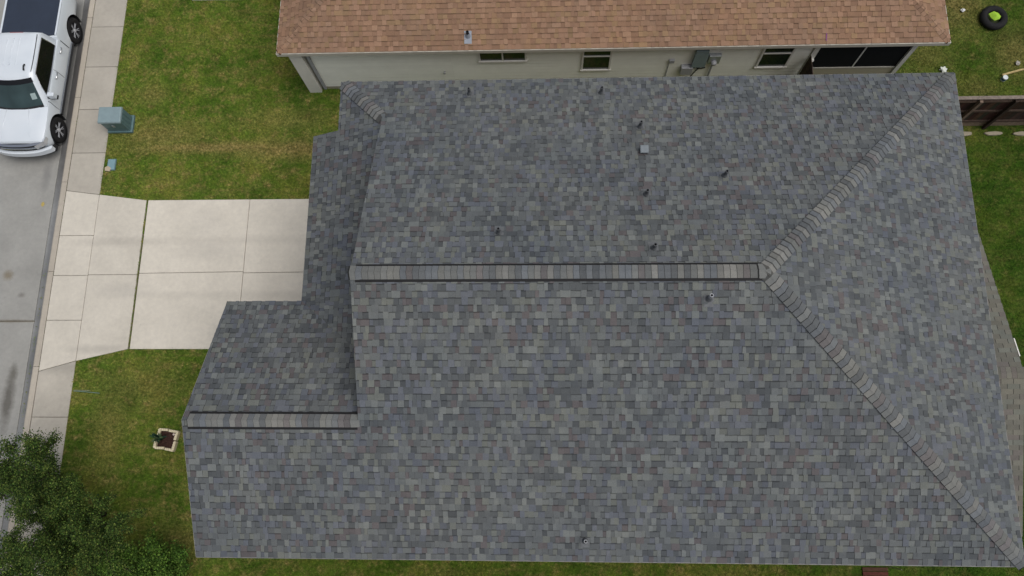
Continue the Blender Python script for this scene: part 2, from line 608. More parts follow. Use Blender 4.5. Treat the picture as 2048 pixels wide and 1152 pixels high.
def lay_shingles(polys, origin, eave_dir, palette, exposure=0.147, wmin=0.070, wmax=0.150, seed=1, thick=(0.006, 0.019), gap=0.0, fixed=None, overlap=0.03, band=0.5):
    """returns tabs: list of (polygon3d_top, polygon3d_bottom, tint)"""
    rnd = random.Random(seed)
    u, v, n = frame_of(polys[0], eave_dir)
    if v.z < 0:
        v = -v
        u = -u
    O = Vector(origin)
    uv = []
    for pl in polys:
        q = [((Vector(p) - O).dot(u), (Vector(p) - O).dot(v)) for p in pl]
        if area2(q) < 0:
            q = q[::-1]
        uv.append(q)
    u0 = min(p[0] for q in uv for p in q) - 0.3
    u1 = max(p[0] for q in uv for p in q) + 0.3
    v0 = min(p[1] for q in uv for p in q)
    v1 = max(p[1] for q in uv for p in q)
    tabs = []
    ncourse = int((v1 - v0) / exposure) + 2
    for c in range(-1, ncourse):
        a = c * exposure + (v0 if v0 < -0.01 else 0.0)
        jit = rnd.uniform(-0.003, 0.003)
        x = u0 + rnd.uniform(0, 0.3)
        if fixed:
            x = u0 + (c % 2) * fixed * 0.5
        hi = False
        last = rnd.choice(palette)
        while x < u1:
            w = fixed if fixed else (rnd.uniform(wmin, wmax) * (1.5 if rnd.random() < 0.12 else 1.0))
            hi = not hi
            if rnd.random() < 0.12:
                hi = not hi
            if rnd.random() > 0.06:
                last = rnd.choice(palette)
            k = rnd.uniform(0.93, 1.08) * (1.03 if hi else 0.95)
            tint = tuple(ch * k for ch in last)
            t = thick[1] if hi else thick[0]
            lo = a + jit + (0.0 if hi else 0.004)
            # teeth of the laminated layer taper a little
            sk = rnd.uniform(-0.006, 0.006) if not fixed else 0.0
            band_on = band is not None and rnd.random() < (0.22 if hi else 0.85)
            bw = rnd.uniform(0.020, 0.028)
            rect = [(x + gap, lo), (x + w - gap, lo), (x + w - gap + sk, a + exposure + overlap), (x + gap - sk, a + exposure + overlap)]
            for q in uv:
                pc = clip_convex(rect, q)
                if len(pc) < 3 or abs(area2(pc)) < 2e-4:
                    continue
                def lift_(pts_, t=t, lo=lo, hi=hi):
                    r_ = []
                    for (pu, pv) in pts_:
                        f = max(0.0, (pv - lo) / (exposure + overlap))
                        h = t * (1 - f) + 0.0012 + (0.0 if hi else -0.0004)
                        r_.append(O + u * pu + v * pv + n * h)
                    return r_
                bot = [O + u * pu + v * pv - n * 0.002 for (pu, pv) in pc]
                parts_ = [(lift_(pc), tint)]
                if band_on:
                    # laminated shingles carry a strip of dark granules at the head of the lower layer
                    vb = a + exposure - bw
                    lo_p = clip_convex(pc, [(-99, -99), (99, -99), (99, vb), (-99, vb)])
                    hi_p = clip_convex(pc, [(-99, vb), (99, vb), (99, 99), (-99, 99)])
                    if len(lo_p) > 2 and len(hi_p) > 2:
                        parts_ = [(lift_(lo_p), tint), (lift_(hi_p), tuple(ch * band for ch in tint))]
                tabs.append((lift_(pc), bot, tint, parts_))
            x += w
    return tabs


def tab_faces(mb, tab, edge=0.14):
    top, bot, tint, parts_ = tab
    k = len(top)
    for pts_, tn in parts_:
        mb.mesh(pts_, [tuple(range(len(pts_)))], tn)
    mb.mesh(top + bot, [], tint)
    dark = tuple(c * edge for c in tint)
    n = len(mb.v) - 2 * k
    for i in range(k):
        j = (i + 1) % k
        mb.f.append((n + i, n + k + i, n + k + j, n + j))
        mb.c.append(dark)
        mb.m.append(mb.mi)


def shown_area(tab, hidden=None):
    c = [project(p) for p in tab[0]]
    a = abs(area2(c))
    cx = sum(p[0] for p in c) / len(c)
    cy = sum(p[1] for p in c) / len(c)
    if not (0 < cx < 2048 and 0 < cy < 1152):
        return 0.0
    if hidden and hidden(cx, cy, tab):
        return 0.0
    return a


def place_tabs(tabs, roof, mat, name, limit, hidden=None):
    order = sorted(range(len(tabs)), key=lambda i: -shown_area(tabs[i], hidden))
    single = set(order[:limit])
    rest = MB()
    for i, t in enumerate(tabs):
        if i in single:
            c = sum((Vector(p) for p in t[0]), Vector()) / len(t[0])
            mb = MB()
            tab_faces(mb, ([p - c for p in t[0]], [p - c for p in t[1]], t[2], [([p - c for p in pp], tn) for pp, tn in t[3]]))
            o = mb.build(name, mat, roof)
            o.location = c
        else:
            tab_faces(rest, t)
    if rest.f:
        tag(rest.build(name + '_field', mat, roof), kind='stuff')


def fold_caps(p0, p1, n_left, n_right, palette, roof, mat, name, half=0.155, step=0.143, lift=0.017, length=0.235, thick=0.015, seed=3, butt=0.036, tipup=0.012, head=0.0):
    """bent cap shingles laid from p0 (low end) to p1, each over the one before"""
    rnd = random.Random(seed)
    p0, p1 = Vector(p0), Vector(p1)
    d = (p1 - p0)
    L = d.length
    d.normalize()
    nl, nr = Vector(n_left).normalized(), Vector(n_right).normalized()
    up = (nl + nr).normalized()
    sl = nl.cross(d).normalized()
    sr = nr.cross(d).normalized()
    # side directions that run down each slope, away from the fold
    if sl.dot(nl + nr) > 0 or sl.z > 0:
        sl = -sl
    if sr.z > 0:
        sr = -sr
    k = int(L / step)
    for i in range(k):
        s0 = i * step
        kt = rnd.uniform(0.80, 1.10)
        tint = tuple(c * kt for c in rnd.choice(palette))
        prof = [(sl, nl, 1.0), (sl, nl, 0.55), (sl, nl, 0.18), None, (sr, nr, 0.18), (sr, nr, 0.55), (sr, nr, 1.0)]
        def pt(e, s, h):
            if e is None:
                return p0 + d * s + up * (h + 0.002)
            sd_, nn, w = e
            round_ = 0.016 * max(0.0, 0.5 - w)
            return p0 + d * s + sd_ * (half * w) + nn * h - up * round_ * 0.5
        ang = rnd.uniform(-0.006, 0.006)
        A, B, A2, B2 = [], [], [], []
        for j, e in enumerate(prof):
            w = 0 if e is None else e[2] * (1 if j > 3 else -1)
            # the low end of a bent shingle shows as a shallow arc
            sag = 0.010 * (1 - abs(w)) ** 1.2
            A.append(pt(e, s0 - sag + ang * w, lift + tipup + thick))
            A2.append(pt(e, s0 - sag + ang * w - butt, lift + tipup - 0.006))
            B.append(pt(e, min(s0 + length, L + 0.05), lift + 0.001))
            B2.append(pt(e, min(s0 + length, L + 0.05), lift - 0.004))
        c = sum(A + B, Vector()) / 14
        mb = MB()
        v = [q - c for q in A + B + A2 + B2]
        fs, cs = [], []
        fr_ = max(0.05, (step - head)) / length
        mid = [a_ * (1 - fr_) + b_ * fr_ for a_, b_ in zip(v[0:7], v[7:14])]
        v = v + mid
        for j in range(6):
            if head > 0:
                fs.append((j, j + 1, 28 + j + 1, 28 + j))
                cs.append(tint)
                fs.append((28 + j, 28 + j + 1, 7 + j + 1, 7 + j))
                cs.append(tuple(x * 0.42 for x in tint))  # dark head strip, painted in for the shade line below the next cap
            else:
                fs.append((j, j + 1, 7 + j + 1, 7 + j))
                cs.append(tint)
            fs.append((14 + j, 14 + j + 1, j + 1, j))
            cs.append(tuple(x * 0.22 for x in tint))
        fs.append((0, 7, 21, 14))
        cs.append(tuple(x * 0.4 for x in tint))
        fs.append((6, 20, 27, 13))
        cs.append(tuple(x * 0.4 for x in tint))
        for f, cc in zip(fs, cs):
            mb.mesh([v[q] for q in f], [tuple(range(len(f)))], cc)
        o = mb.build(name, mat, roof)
        o.location = c


def deck(mb, pts, drop=0.13, top_mi=0, side_mi=1):
    """roof board under the shingles with a fascia-deep edge"""
    p = [Vector(q) for q in pts]
    n = (p[1] - p[0]).cross(p[2] - p[0])
    if n.z < 0:
        p = p[::-1]
    top = [q + Vector((0, 0, -0.004)) for q in p]
    bot = [q + Vector((0, 0, -drop)) for q in p]
    k = len(p)
    mb.mesh(top, [tuple(range(k))], None, top_mi)
    mb.mesh(bot, [tuple(range(k - 1, -1, -1))], None, side_mi)
    for i in range(k):
        j = (i + 1) % k
        mb.face([top[i], bot[i], bot[j], top[j]], None, side_mi)


# ================================================================== the grey-roofed house
HE, PM = 5.30, 0.475
XE, YN, YS = 10.158, 9.80, -1.776
YM = (YN + YS) / 2
HS = (YN - YS) / 2
HR = HE + PM * HS
XA = XE - HS                    # hip apex
XG, XG2, XWALL = -5.21, -3.97, -3.70
DD = 1.30
YPN = 8.46
XW, YW = -7.78, 1.13
HW = HE + PM * (YW - YS)
XP = -5.93
ZP = HE + PM * (XP - XG)
YNW = 4.12
PNW = (HW - ZP) / (YNW - YW)
zS = lambda y: HE + PM * (y - YS)
zN = lambda y: HE + PM * (YN - y)
zE = lambda x: HE + PM * (XE - x)
zWp = lambda x: HE + PM * (x - XG)
zWn = lambda y: HW - PNW * (y - YW)
YV = YW + (HW - zWp(XWALL)) / PNW

GP = [lin(80, 85, 90), lin(92, 97, 101), lin(92, 97, 101), lin(103, 108, 110), lin(103, 109, 110), lin(112, 117, 116), lin(90, 96, 109), lin(97, 102, 114), lin(97, 89, 92), lin(108, 112, 106), lin(86, 91, 95), lin(100, 105, 108)]
GP = [tuple(0.88 * f_ * ((c * 0.62 + (sum(g) / 3) * 0.38) * 0.94 + 0.06 * m_) for c, f_, m_ in zip(g, (0.990, 1.006, 0.992), lin(97, 101, 105))) for g in GP]
CAPP = [lin(112, 114, 113), lin(104, 107, 109), lin(124, 124, 121), lin(108, 105, 105), lin(105, 109, 113), lin(96, 99, 101), lin(117, 118, 115)]
CAPP = [tuple(c * f_ for c, f_ in zip(g, (0.92, 0.925, 0.925))) for g in CAPP]

house = thing('grey_roof_house', 'two storey house with large grey shingle roof beside the driveway', 'house')
S_lo = [(XW, YS, HE), (XE, YS, HE), (XE - (YW - YS), YW, HW), (XW, YW, HW)]
S_hi = [(XG2, YW, HW), (XE - (YW - YS), YW, HW), (XA, YM, HR), (XG2, YM, HR)]
N_lo = [(XE, YN, HE), (XG, YN, HE), (XG2, YN - DD, zN(YN - DD)), (XE - DD, YN - DD, zN(YN - DD))]
N_hi = [(XE - DD, YN - DD, zN(YN - DD)), (XG2, YN - DD, zN(YN - DD)), (XG2, YM, HR), (XA, YM, HR)]
E_ = [(XE, YS, HE), (XE, YN, HE), (XA, YM, HR)]
W_sk = [(XG, YN, HE), (XG, YPN, HE), (XG2, YPN, zWp(XG2)), (XG2, YN - DD, zWp(XG2))]
ycut = YN - (XWALL - XG) * DD / (XG2 - XG) - 0.04
W_po = [(XP, YPN, ZP), (XP, YNW, ZP), (XWALL, YV, zWp(XWALL)), (XWALL, ycut, zWp(XWALL)), (XG2 + 0.02, YPN, zWp(XG2 + 0.02))]
WN_ = [(XW, YNW, ZP), (XP, YNW, ZP), (XWALL, YV, zWp(XWALL)), (XWALL, YW, HW), (XW, YW, HW)]

b = MB()
for pl in (S_lo, S_hi, N_lo, N_hi, E_, W_sk, W_po, WN_):
    deck(b, pl)
roof = b.build('roof', [M['felt'], M['fascia']], house)

tabs = []
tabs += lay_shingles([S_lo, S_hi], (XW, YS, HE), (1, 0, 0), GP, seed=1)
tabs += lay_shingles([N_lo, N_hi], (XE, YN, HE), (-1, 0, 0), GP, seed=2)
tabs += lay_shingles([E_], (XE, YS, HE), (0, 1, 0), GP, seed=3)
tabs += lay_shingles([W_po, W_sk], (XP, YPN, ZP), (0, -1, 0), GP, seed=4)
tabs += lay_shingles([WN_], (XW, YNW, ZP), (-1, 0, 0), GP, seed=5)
place_tabs(tabs, roof, M['shingle'], 'shingle', 300)

nS, nN, nE, nW = Vector((0, -PM, 1)), Vector((0, PM, 1)), Vector((PM, 0, 1)), Vector((-PM, 0, 1))
APEX = (XA, YM, HR)
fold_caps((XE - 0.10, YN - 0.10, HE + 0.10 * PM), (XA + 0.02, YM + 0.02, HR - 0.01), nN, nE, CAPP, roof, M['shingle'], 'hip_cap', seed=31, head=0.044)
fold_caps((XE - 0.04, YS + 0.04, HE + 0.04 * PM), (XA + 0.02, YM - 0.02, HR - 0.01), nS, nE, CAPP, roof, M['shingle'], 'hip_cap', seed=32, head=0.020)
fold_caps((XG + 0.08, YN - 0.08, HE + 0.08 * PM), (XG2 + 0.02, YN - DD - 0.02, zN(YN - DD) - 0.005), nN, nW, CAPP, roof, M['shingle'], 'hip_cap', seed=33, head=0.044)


def ridge_vent(x0, x1, y, z, seed):
    b = MB()
    # black vent strip folded over the ridge; its open edges show on both sides
    w, h = 0.188, 0.022
    for s in (-1, 1):
        pm_ = PM if s < 0 or z > 7 else PNW
        q = [(0, 0.0), (w, -w * pm_)]
        v = []
        for x in (x0, x1):
            v += [(x, y, z + h), (x, y + s * w, z - w * pm_ + h), (x, y + s * w, z - w * pm_ - 0.01), (x, y, z - 0.01)]
        fs = [(0, 1, 5, 4), (1, 2, 6, 5), (0, 3, 2, 1), (4, 5, 6, 7)]
        if s < 0:
            fs = [f[::-1] for f in fs]
        b.mesh(v, fs)
    b.build('ridge_vent', M['vent_black'], roof)
    pn = PM if z > 7 else PNW
    fold_caps((x0 + 0.02, y, z + h), (x1, y, z + h), Vector((0, pn, 1)), nS, CAPP, roof, M['shingle'], 'ridge_cap', half=0.150, step=0.130, seed=seed, tipup=0.006, thick=0.006, lift=0.003, butt=0.016)


ridge_vent(XG2 + 0.10, XA - 0.05, YM, HR, 34)
ridge_vent(XW + 0.12, XG2 - 0.02, YW, HW, 35)
# plain caps that close the ends of both ridges
fold_caps((XG2, YM, HR), (XG2 + 0.16, YM, HR), nN, nS, CAPP, roof, M['shingle'], 'ridge_cap', half=0.15, step=0.14, seed=36)
fold_caps((XA - 0.12, YM, HR), (XA + 0.10, YM, HR - 0.01), nN, nS, CAPP, roof, M['shingle'], 'ridge_cap', half=0.15, step=0.12, seed=37)

# drip-edge metal along the eaves and rakes
b = MB()
b.box(XW, XE, YS - 0.020, YS - 0.002, HE - 0.08, HE - 0.010)
b.box(XG, XE, YN + 0.002, YN + 0.020, HE - 0.08, HE - 0.010)
b.box(XE + 0.002, XE + 0.020, YS, YN, HE - 0.08, HE - 0.010)
b.box(XP - 0.018, XP - 0.002, YNW, YPN, ZP - 0.08, ZP - 0.010)
b.build('drip_edge', plain('drip edge metal', (0.16, 0.16, 0.155), 0.5, 0.4), roof)
b = MB()
for (ya, za, yb, zb) in ((YS, HE, YW, HW), (YW, HW, YNW, ZP)):
    b.mesh([(xx, yy, zz + dz) for yy, zz in ((ya, za), (yb, zb)) for xx, dz in ((XW - 0.022, -0.13), (XW - 0.002, -0.13), (XW - 0.002, -0.012), (XW - 0.022, -0.03))],
           [(0, 1, 2, 3), (7, 6, 5, 4), (0, 4, 5, 1), (1, 5, 6, 2), (2, 6, 7, 3), (3, 7, 4, 0)])
b.build('rake_board', M['fascia'], roof)

# walls below the roof
b = MB()
foot = [(9.76, 9.40), (-4.80, 9.40), (-4.80, 8.15), (-5.45, 8.15), (-5.45, 3.72), (-7.42, 3.72), (-7.42, -1.38), (9.76, -1.38)]
t = NT('house brick')
br = t.n('ShaderNodeTexBrick')
br.inputs['Scale'].default_value = 4.2
br.inputs['Color1'].default_value = (*lin(158, 128, 108), 1)
br.inputs['Color2'].default_value = (*lin(140, 108, 90), 1)
br.inputs['Mortar'].default_value = (*lin(170, 162, 150), 1)
br.inputs['Mortar Size'].default_value = 0.012
tc = t.n('ShaderNodeTexCoord')
mp = t.n('ShaderNodeMapping')
mp.inputs['Rotation'].default_value = (math.radians(90), 0, 0)
t.link(tc.outputs['Object'], mp.inputs[0])
t.link(mp.outputs[0], br.inputs['Vector'])
t.base(br.outputs['Color'])
t.rough(0.9, 0.2)
M['brick_wall'] = t.mat
b.prism(foot, -0.1, 4.83)
b.prism([(9.76, 9.40), (-3.70, 9.40), (-3.70, -1.38), (9.76, -1.38)], 4.84, 5.16)
# gable ends
b.mesh([(XWALL, YW, HW - 0.2), (XWALL, YM, HR - 0.18), (XWALL, YN - 1.5, zN(YN - 1.5) - 0.2), (XWALL, YN - 1.5, 5.0), (XWALL, YW, 5.0)], [(0, 1, 2, 3, 4)])
b.mesh([(-7.42, -1.38, 4.8), (-7.42, 3.72, 4.8), (-7.42, 3.72, zWn(3.72) - 0.14), (-7.42, YW, HW - 0.14), (-7.42, -1.38, zS(-1.38) - 0.14)], [(4, 3, 2, 1, 0)])
wall = b.build('wall', M['brick_wall'], house)
gd = MB()
gd.box(-5.50, -5.452, 3.95, 8.0, 0.02, 2.2)
gd = gd.build('garage_door', M['white'], house)
for i in range(4):
    for j in range(6):
        q = MB()
        q.box(-5.515, -5.502, 4.03 + j * 0.665, 4.62 + j * 0.665, 0.09 + i * 0.535, 0.53 + i * 0.535)
        q.build('door_panel', M['white'], gd)


def window(parent, x0, x1, z0, z1, y, split='h', rail=None, face=-1, name='window'):
    """a window in a wall that faces -y (face -1) or +y"""
    f = MB()
    w = 0.055
    s = face
    ya, yb = sorted((y + s * 0.004, y + s * 0.045))
    f.box(x0 - w, x0, ya, yb, z0 - w, z1 + w)
    f.box(x1, x1 + w, ya, yb, z0 - w, z1 + w)
    f.box(x0 + 0.001, x1 - 0.001, ya, yb, z1, z1 + w)
    f.box(x0 - w - 0.02, x1 + w + 0.02, ya - 0.02, yb + 0.02, z0 - w - 0.012, z0)
    o = f.build(name, M['white'], parent)
    m = MB()
    if split == 'h':
        xm = (x0 + x1) / 2
        m.box(xm - 0.022, xm + 0.022, ya, yb - 0.006, z0 + 0.001, z1 - 0.001)
        panes = [(x0, xm - 0.022, z0, z1), (xm + 0.022, x1, z0, z1)]
    else:
        m.box(x0 + 0.001, x1 - 0.001, ya, yb - 0.006, rail - 0.02, rail + 0.02)
        panes = [(x0, x1, z0, rail - 0.02), (x0, x1, rail + 0.02, z1)]
    m.build('meeting_rail', M['white'], o)
    for a, c, d, e in panes:
        p = MB()
        yy = y + s * 0.016
        p.box(a, c, min(yy, y + s * 0.006), max(yy, y + s * 0.006), d, e)
        p.build('pane', M['glass'], o)
    return o


for x in (-5.6, -1.8, 3.0, 6.8):
    window(house, x, x + 1.0, 3.3, 4.5, -1.38, 'v', 3.9, -1)
    window(house, x, x + 1.0, 0.9, 2.1, -1.38, 'v', 1.5, -1)
for x in (-2.5, 3.5):
    window(house, x, x + 1.0, 3.3, 4.5, 9.40, 'v', 3.9, 1)

# soil pipes and the square roof vent
def vent_pipe(x, y, north, h=0.30, r=0.038, flash=True, zr=None, parent=None, mat='pvc'):
    z = zr if zr is not None else (zN(y) if north else zS(y))
    s = 1 if north else -1
    b = MB()
    b.lathe([(r, -0.05), (r, h), (r * 0.68, h), (r * 0.68, h - 0.14)], (x, y, z), 12)
    o = b.build('vent_pipe', M[mat], parent or house, smooth=False)
    c = MB()
    c.lathe([(r * 0.67, h - 0.13), (0.0005, h - 0.13)], (x, y, z), 12)
    c.build('pipe_bore', M['vent_black'], o)
    f = MB()
    # lead flashing plate lying on the slope and a cone round the pipe
    a, e = 0.10, 0.16
    pts = []
    for dx, dy in ((-a, -0.06), (a, -0.06), (a, e), (-a, e)):
        pts.append((x + dx, y + s * dy, z - PM * dy + 0.017))
    if s < 0:
        pts = pts[::-1]
    if flash:
        f.face(pts)
    f.lathe([(r * 2.0, 0.0), (r * 1.35, 0.09), (r * 1.02, 0.15)], (x, y, z), 12)
    f.build('flashing', M['flash_grey'], o)
    return o


for (x, y) in ((-1.87, 9.28), (1.40, 9.25), (2.25, 8.05), (3.97, 6.5), (2.2, 5.98), (-0.97, 4.98), (2.22, 4.56)):
    vent_pipe(x, y, True, mat='pipe_dark')
vent_pipe(3.28, 3.50, False)
vent_pipe(0.84, -1.33, False)
b = MB()
bx, by = 2.27, 7.28
bz = zN(by)
v = []
for dz, w in ((-0.03, 0.075), (0.10, 0.075), (0.10, 0.095), (0.13, 0.095), (0.14, 0.08)):
    v.append([(bx - w, by - w, bz + dz), (bx + w, by - w, bz + dz), (bx + w, by + w, bz + dz), (bx - w, by + w, bz + dz)])
vv = [q for r in v for q in r]
fs = [(i * 4 + k, i * 4 + (k + 1) % 4, (i + 1) * 4 + (k + 1) % 4, (i + 1) * 4 + k) for i in range(4) for k in range(4)] + [(16, 17, 18, 19)]
b.mesh(vv, fs)
rv = b.build('roof_vent', plain('vent grey', (0.17, 0.195, 0.215), 0.5), house)
tag(rv, 'small square pale grey metal vent on the grey roof')
# rear patio gable in three-tab shingle, one storey lower
PX0, PX1, PYN, PYS, PZ, PPM = 9.765, 11.86, 6.55, -1.36, 2.40, 0.27
PYM = (PYN + PYS) / 2
PZR = PZ + PPM * (PYN - PYM)
PT = [lin(104, 103, 95), lin(100, 99, 92), lin(108, 107, 99), lin(103, 99, 95), lin(106, 108, 101)]
PNr = [(PX1, PYN, PZ), (PX0, PYN, PZ), (PX0, PYM, PZR), (PX1, PYM, PZR)]
PSr = [(PX0, PYS, PZ), (PX1, PYS, PZ), (PX1, PYM, PZR), (PX0, PYM, PZR)]
b = MB()
deck(b, PNr)
deck(b, PSr)
proof = b.build('patio_roof', [M['felt'], M['fascia']], house)
tag(proof, 'lower warm grey patio roof behind the house')
ptabs = lay_shingles([PNr], (PX1, PYN, PZ), (-1, 0, 0), PT, exposure=0.127, fixed=0.305, gap=0.006, seed=8, thick=(0.006, 0.006), overlap=0.01, band=None)
ptabs += lay_shingles([PSr], (PX0, PYS, PZ), (1, 0, 0), PT, exposure=0.127, fixed=0.305, gap=0.006, seed=9, thick=(0.006, 0.006), overlap=0.01, band=None)


def under_main(cx, cy, tab):
    ex = 1908 + (cy - 147) * (2051 - 1908) / (1134 - 147)
    return cx < ex - 4


place_tabs(ptabs, proof, M['shingle'], 'patio_shingle', 150, under_main)
fold_caps((PX0 + 0.1, PYM, PZR), (PX1, PYM, PZR), Vector((0, PPM, 1)), Vector((0, -PPM, 1)), PT, proof, M['shingle'], 'ridge_cap', half=0.14, step=0.13, seed=38, butt=0.006, thick=0.005, tipup=0.003)
b = MB()
pz_ = lambda y: PZ + PPM * (PYN - y)
b.mesh([(PX1 + xx, yy, pz_(yy) + zz) for yy in (3.02, 3.50) for xx, zz in ((0.002, -0.12), (0.028, -0.12), (0.028, 0.014), (0.002, 0.014))], [(0, 1, 2, 3), (7, 6, 5, 4), (0, 4, 5, 1), (1, 5, 6, 2), (2, 6, 7, 3), (3, 7, 4, 0)])
b.build('rake_trim', M['white'], proof)
for y in (-1.1, 6.3):
    b = MB()
    b.box(11.6, 11.74, y - 0.07, y + 0.07, -0.05, PZ - 0.1)
    b.build('patio_post', M['white'], house)

# ================================================================== the tan-roofed neighbour
TX0, TX1, TY, TZ, TP = -8.03, 11.72, 12.28, 2.60, 0.42
TD = 5.6
TYR, TZR = TY + TD, TZ + TP * TD
TYB = TY + 2 * TD
tan = thing('tan_roof_house', 'single storey cream house with tan shingle roof at the top edge', 'house')
tS = [(TX0, TY, TZ), (TX1, TY, TZ), (TX1 - TD, TYR, TZR), (TX0 + TD, TYR, TZR)]
tN = [(TX1, TYB, TZ), (TX0, TYB, TZ), (TX0 + TD, TYR, TZR), (TX1 - TD, TYR, TZR)]
tW = [(TX0, TYB, TZ), (TX0, TY, TZ), (TX0 + TD, TYR, TZR)]
tE = [(TX1, TY, TZ), (TX1, TYB, TZ), (TX1 - TD, TYR, TZR)]
b = MB()
for pl in (tS, tN, tW, tE):
    deck(b, pl, 0.12)
TPAL = [tuple(0.87 * (c * 0.6 + m_ * 0.4) for c, m_ in zip(g, lin(146, 116, 94))) for g in (lin(148, 120, 98), lin(139, 110, 90), lin(154, 126, 105), lin(146, 118, 92), lin(135, 107, 89), lin(155, 124, 104), lin(146, 122, 92), lin(142, 112, 92), lin(151, 122, 102))]
t_felt = plain('tan felt', (0.20, 0.13, 0.09), 0.95)
troof = b.build('roof', [t_felt, M['fascia']], tan)
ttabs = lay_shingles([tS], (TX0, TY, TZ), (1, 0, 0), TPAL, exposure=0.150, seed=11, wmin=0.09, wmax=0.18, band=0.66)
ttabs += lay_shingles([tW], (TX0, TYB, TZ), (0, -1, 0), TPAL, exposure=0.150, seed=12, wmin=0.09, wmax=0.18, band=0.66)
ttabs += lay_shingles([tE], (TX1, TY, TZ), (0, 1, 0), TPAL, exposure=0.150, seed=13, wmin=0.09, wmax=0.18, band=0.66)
ttabs += lay_shingles([tN], (TX1, TYB, TZ), (-1, 0, 0), TPAL, exposure=0.150, seed=14, wmin=0.2, wmax=0.5, band=None)
place_tabs(ttabs, troof, M['shingle_tan'], 'shingle', 300)
tnS, tnW, tnE = Vector((0, -TP, 1)), Vector((-TP, 0, 1)), Vector((TP, 0, 1))
TCAP = [tuple(0.84 * c for c in g) for g in (lin(148, 119, 98), lin(143, 114, 94), lin(152, 124, 103))]
fold_caps((TX0 + 0.05, TY + 0.05, TZ + 0.05 * TP), (TX0 + TD, TYR, TZR), tnS, tnW, TCAP, troof, M['shingle_tan'], 'hip_cap', half=0.12, seed=41, tipup=0.003, thick=0.005, lift=0.004)
fold_caps((TX1 - 0.05, TY + 0.05, TZ + 0.05 * TP), (TX1 - TD, TYR, TZR), tnS, tnE, TCAP, troof, M['shingle_tan'], 'hip_cap', half=0.12, seed=42, tipup=0.003, thick=0.005, lift=0.004)
b = MB()
b.box(TX0 + 0.0, TX1 - 0.0, TY - 0.022, TY - 0.001, TZ - 0.15, TZ - 0.012)
b.box(TX0 - 0.022, TX0 - 0.001, TY - 0.022, TYB, TZ - 0.15, TZ - 0.012)
b.box(TX1 + 0.001, TX1 + 0.022, TY - 0.022, TYB, TZ - 0.15, TZ - 0.012)
b.build('fascia', M['fascia'], tan)

WY = 12.52
b = MB()
b.box(-7.35, 8.07, WY + 0.02, TYB - 0.3, 0.0, 2.47, lin(196, 196, 182))
b.box(8.07, 11.0, WY + 2.6, TYB - 0.3, 0.0, 2.47, lin(196, 196, 182))
twall = b.build('wall', M['siding'], tan)
b = MB()
b.box(-7.33, 11.02, WY - 0.01, WY + 0.018, -0.05, 0.14, lin(165, 160, 140))
b.build('foundation', M['siding'], tan)
z = 0.145
i = 0
while z < 2.44:
    y0, y1 = WY + 0.018, WY - 0.012
    z1 = min(z + 0.178, 2.46)
    for (xa, xb, c) in ((-7.33, -2.9, lin(205, 207, 200)), (-2.9, 1.9, lin(203, 203, 188)), (1.9, 6.3, lin(200, 199, 176)), (6.3, 8.05, lin(204, 203, 185))):
        q = MB()
        k = random.uniform(0.97, 1.02)
        q.mesh([(xa + 0.001, y1, z), (xb - 0.001, y1, z), (xb - 0.001, WY + 0.006, z1 + 0.004), (xa + 0.001, WY + 0.006, z1 + 0.004), (xa + 0.001, y0, z), (xb - 0.001, y0, z)], [(0, 1, 2, 3), (4, 5, 1, 0)], tuple(v_ * k for v_ in lin(238, 240, 232)))
        q.build('siding_board', M['siding'], twall)
    z += 0.178
# square corner column, with a downpipe in the angle behind it
b = MB()
b.box(-7.80, -7.40, WY - 0.14, WY + 0.3, -0.05, 2.47)
b.build('corner_column', M['white'], tan, bevel=0.01)
b = MB()
b.box(-7.31, -7.22, WY - 0.07, WY - 0.015, 0.05, 2.45)
b.build('downpipe', M['pvc'], tan)

window(tan, -1.97, -0.60, 1.64, 2.24, WY - 0.012, 'h')
window(tan, 1.20, 2.0, 1.03, 2.26, WY - 0.012, 'v', 1.80)
window(tan, 6.62, 7.46, 1.03, 2.26, WY - 0.012, 'v', 1.80)

# screened porch at the back corner
porch = MB()
porch.box(8.10, 11.0, WY - 0.005, WY + 0.07, 0.14, 0.80, lin(186, 178, 158))
porch = porch.build('porch_knee_wall', M['siding'], tan)
b = MB()
b.box(8.08, 11.05, WY - 0.02, WY + 0.09, 0.80, 0.86)
b.build('porch_rail', M['fascia'], tan)
for xa, xb in ((8.07, 8.22), (10.93, 11.06)):
    b = MB()
    b.box(xa, xb, WY - 0.06, WY + 0.085, -0.02, 2.47)
    b.build('porch_post', M['white'], tan)
b = MB()
b.box(9.585, 9.625, WY - 0.012, WY + 0.03, 0.861, 2.4)
b.build('screen_bar', M['white'], tan)
for xa, xb in ((8.221, 9.584), (9.626, 10.929)):
    b = MB()
    b.box(xa, xb, WY + 0.004, WY + 0.012, 0.861, 2.42)
    b.build('screen_panel', M['screen'], tan)
b = MB()
b.box(10.96, 11.03, WY + 0.1, WY + 2.6, 0.14, 0.8, lin(186, 178, 158))
b.box(10.985, 10.995, WY + 0.1, WY + 2.6, 0.861, 2.4, (0.012, 0.013, 0.015))
b.build('porch_side', M['siding'], tan)
b = MB()
b.lathe([(0.0005, 0.16), (0.05, 0.15), (0.075, 0.09), (0.06, 0.03), (0.03, 0.0)], (8.13, WY - 0.13, 1.45), 12)
b.build('porch_lamp', M['white'], tan, smooth=True)

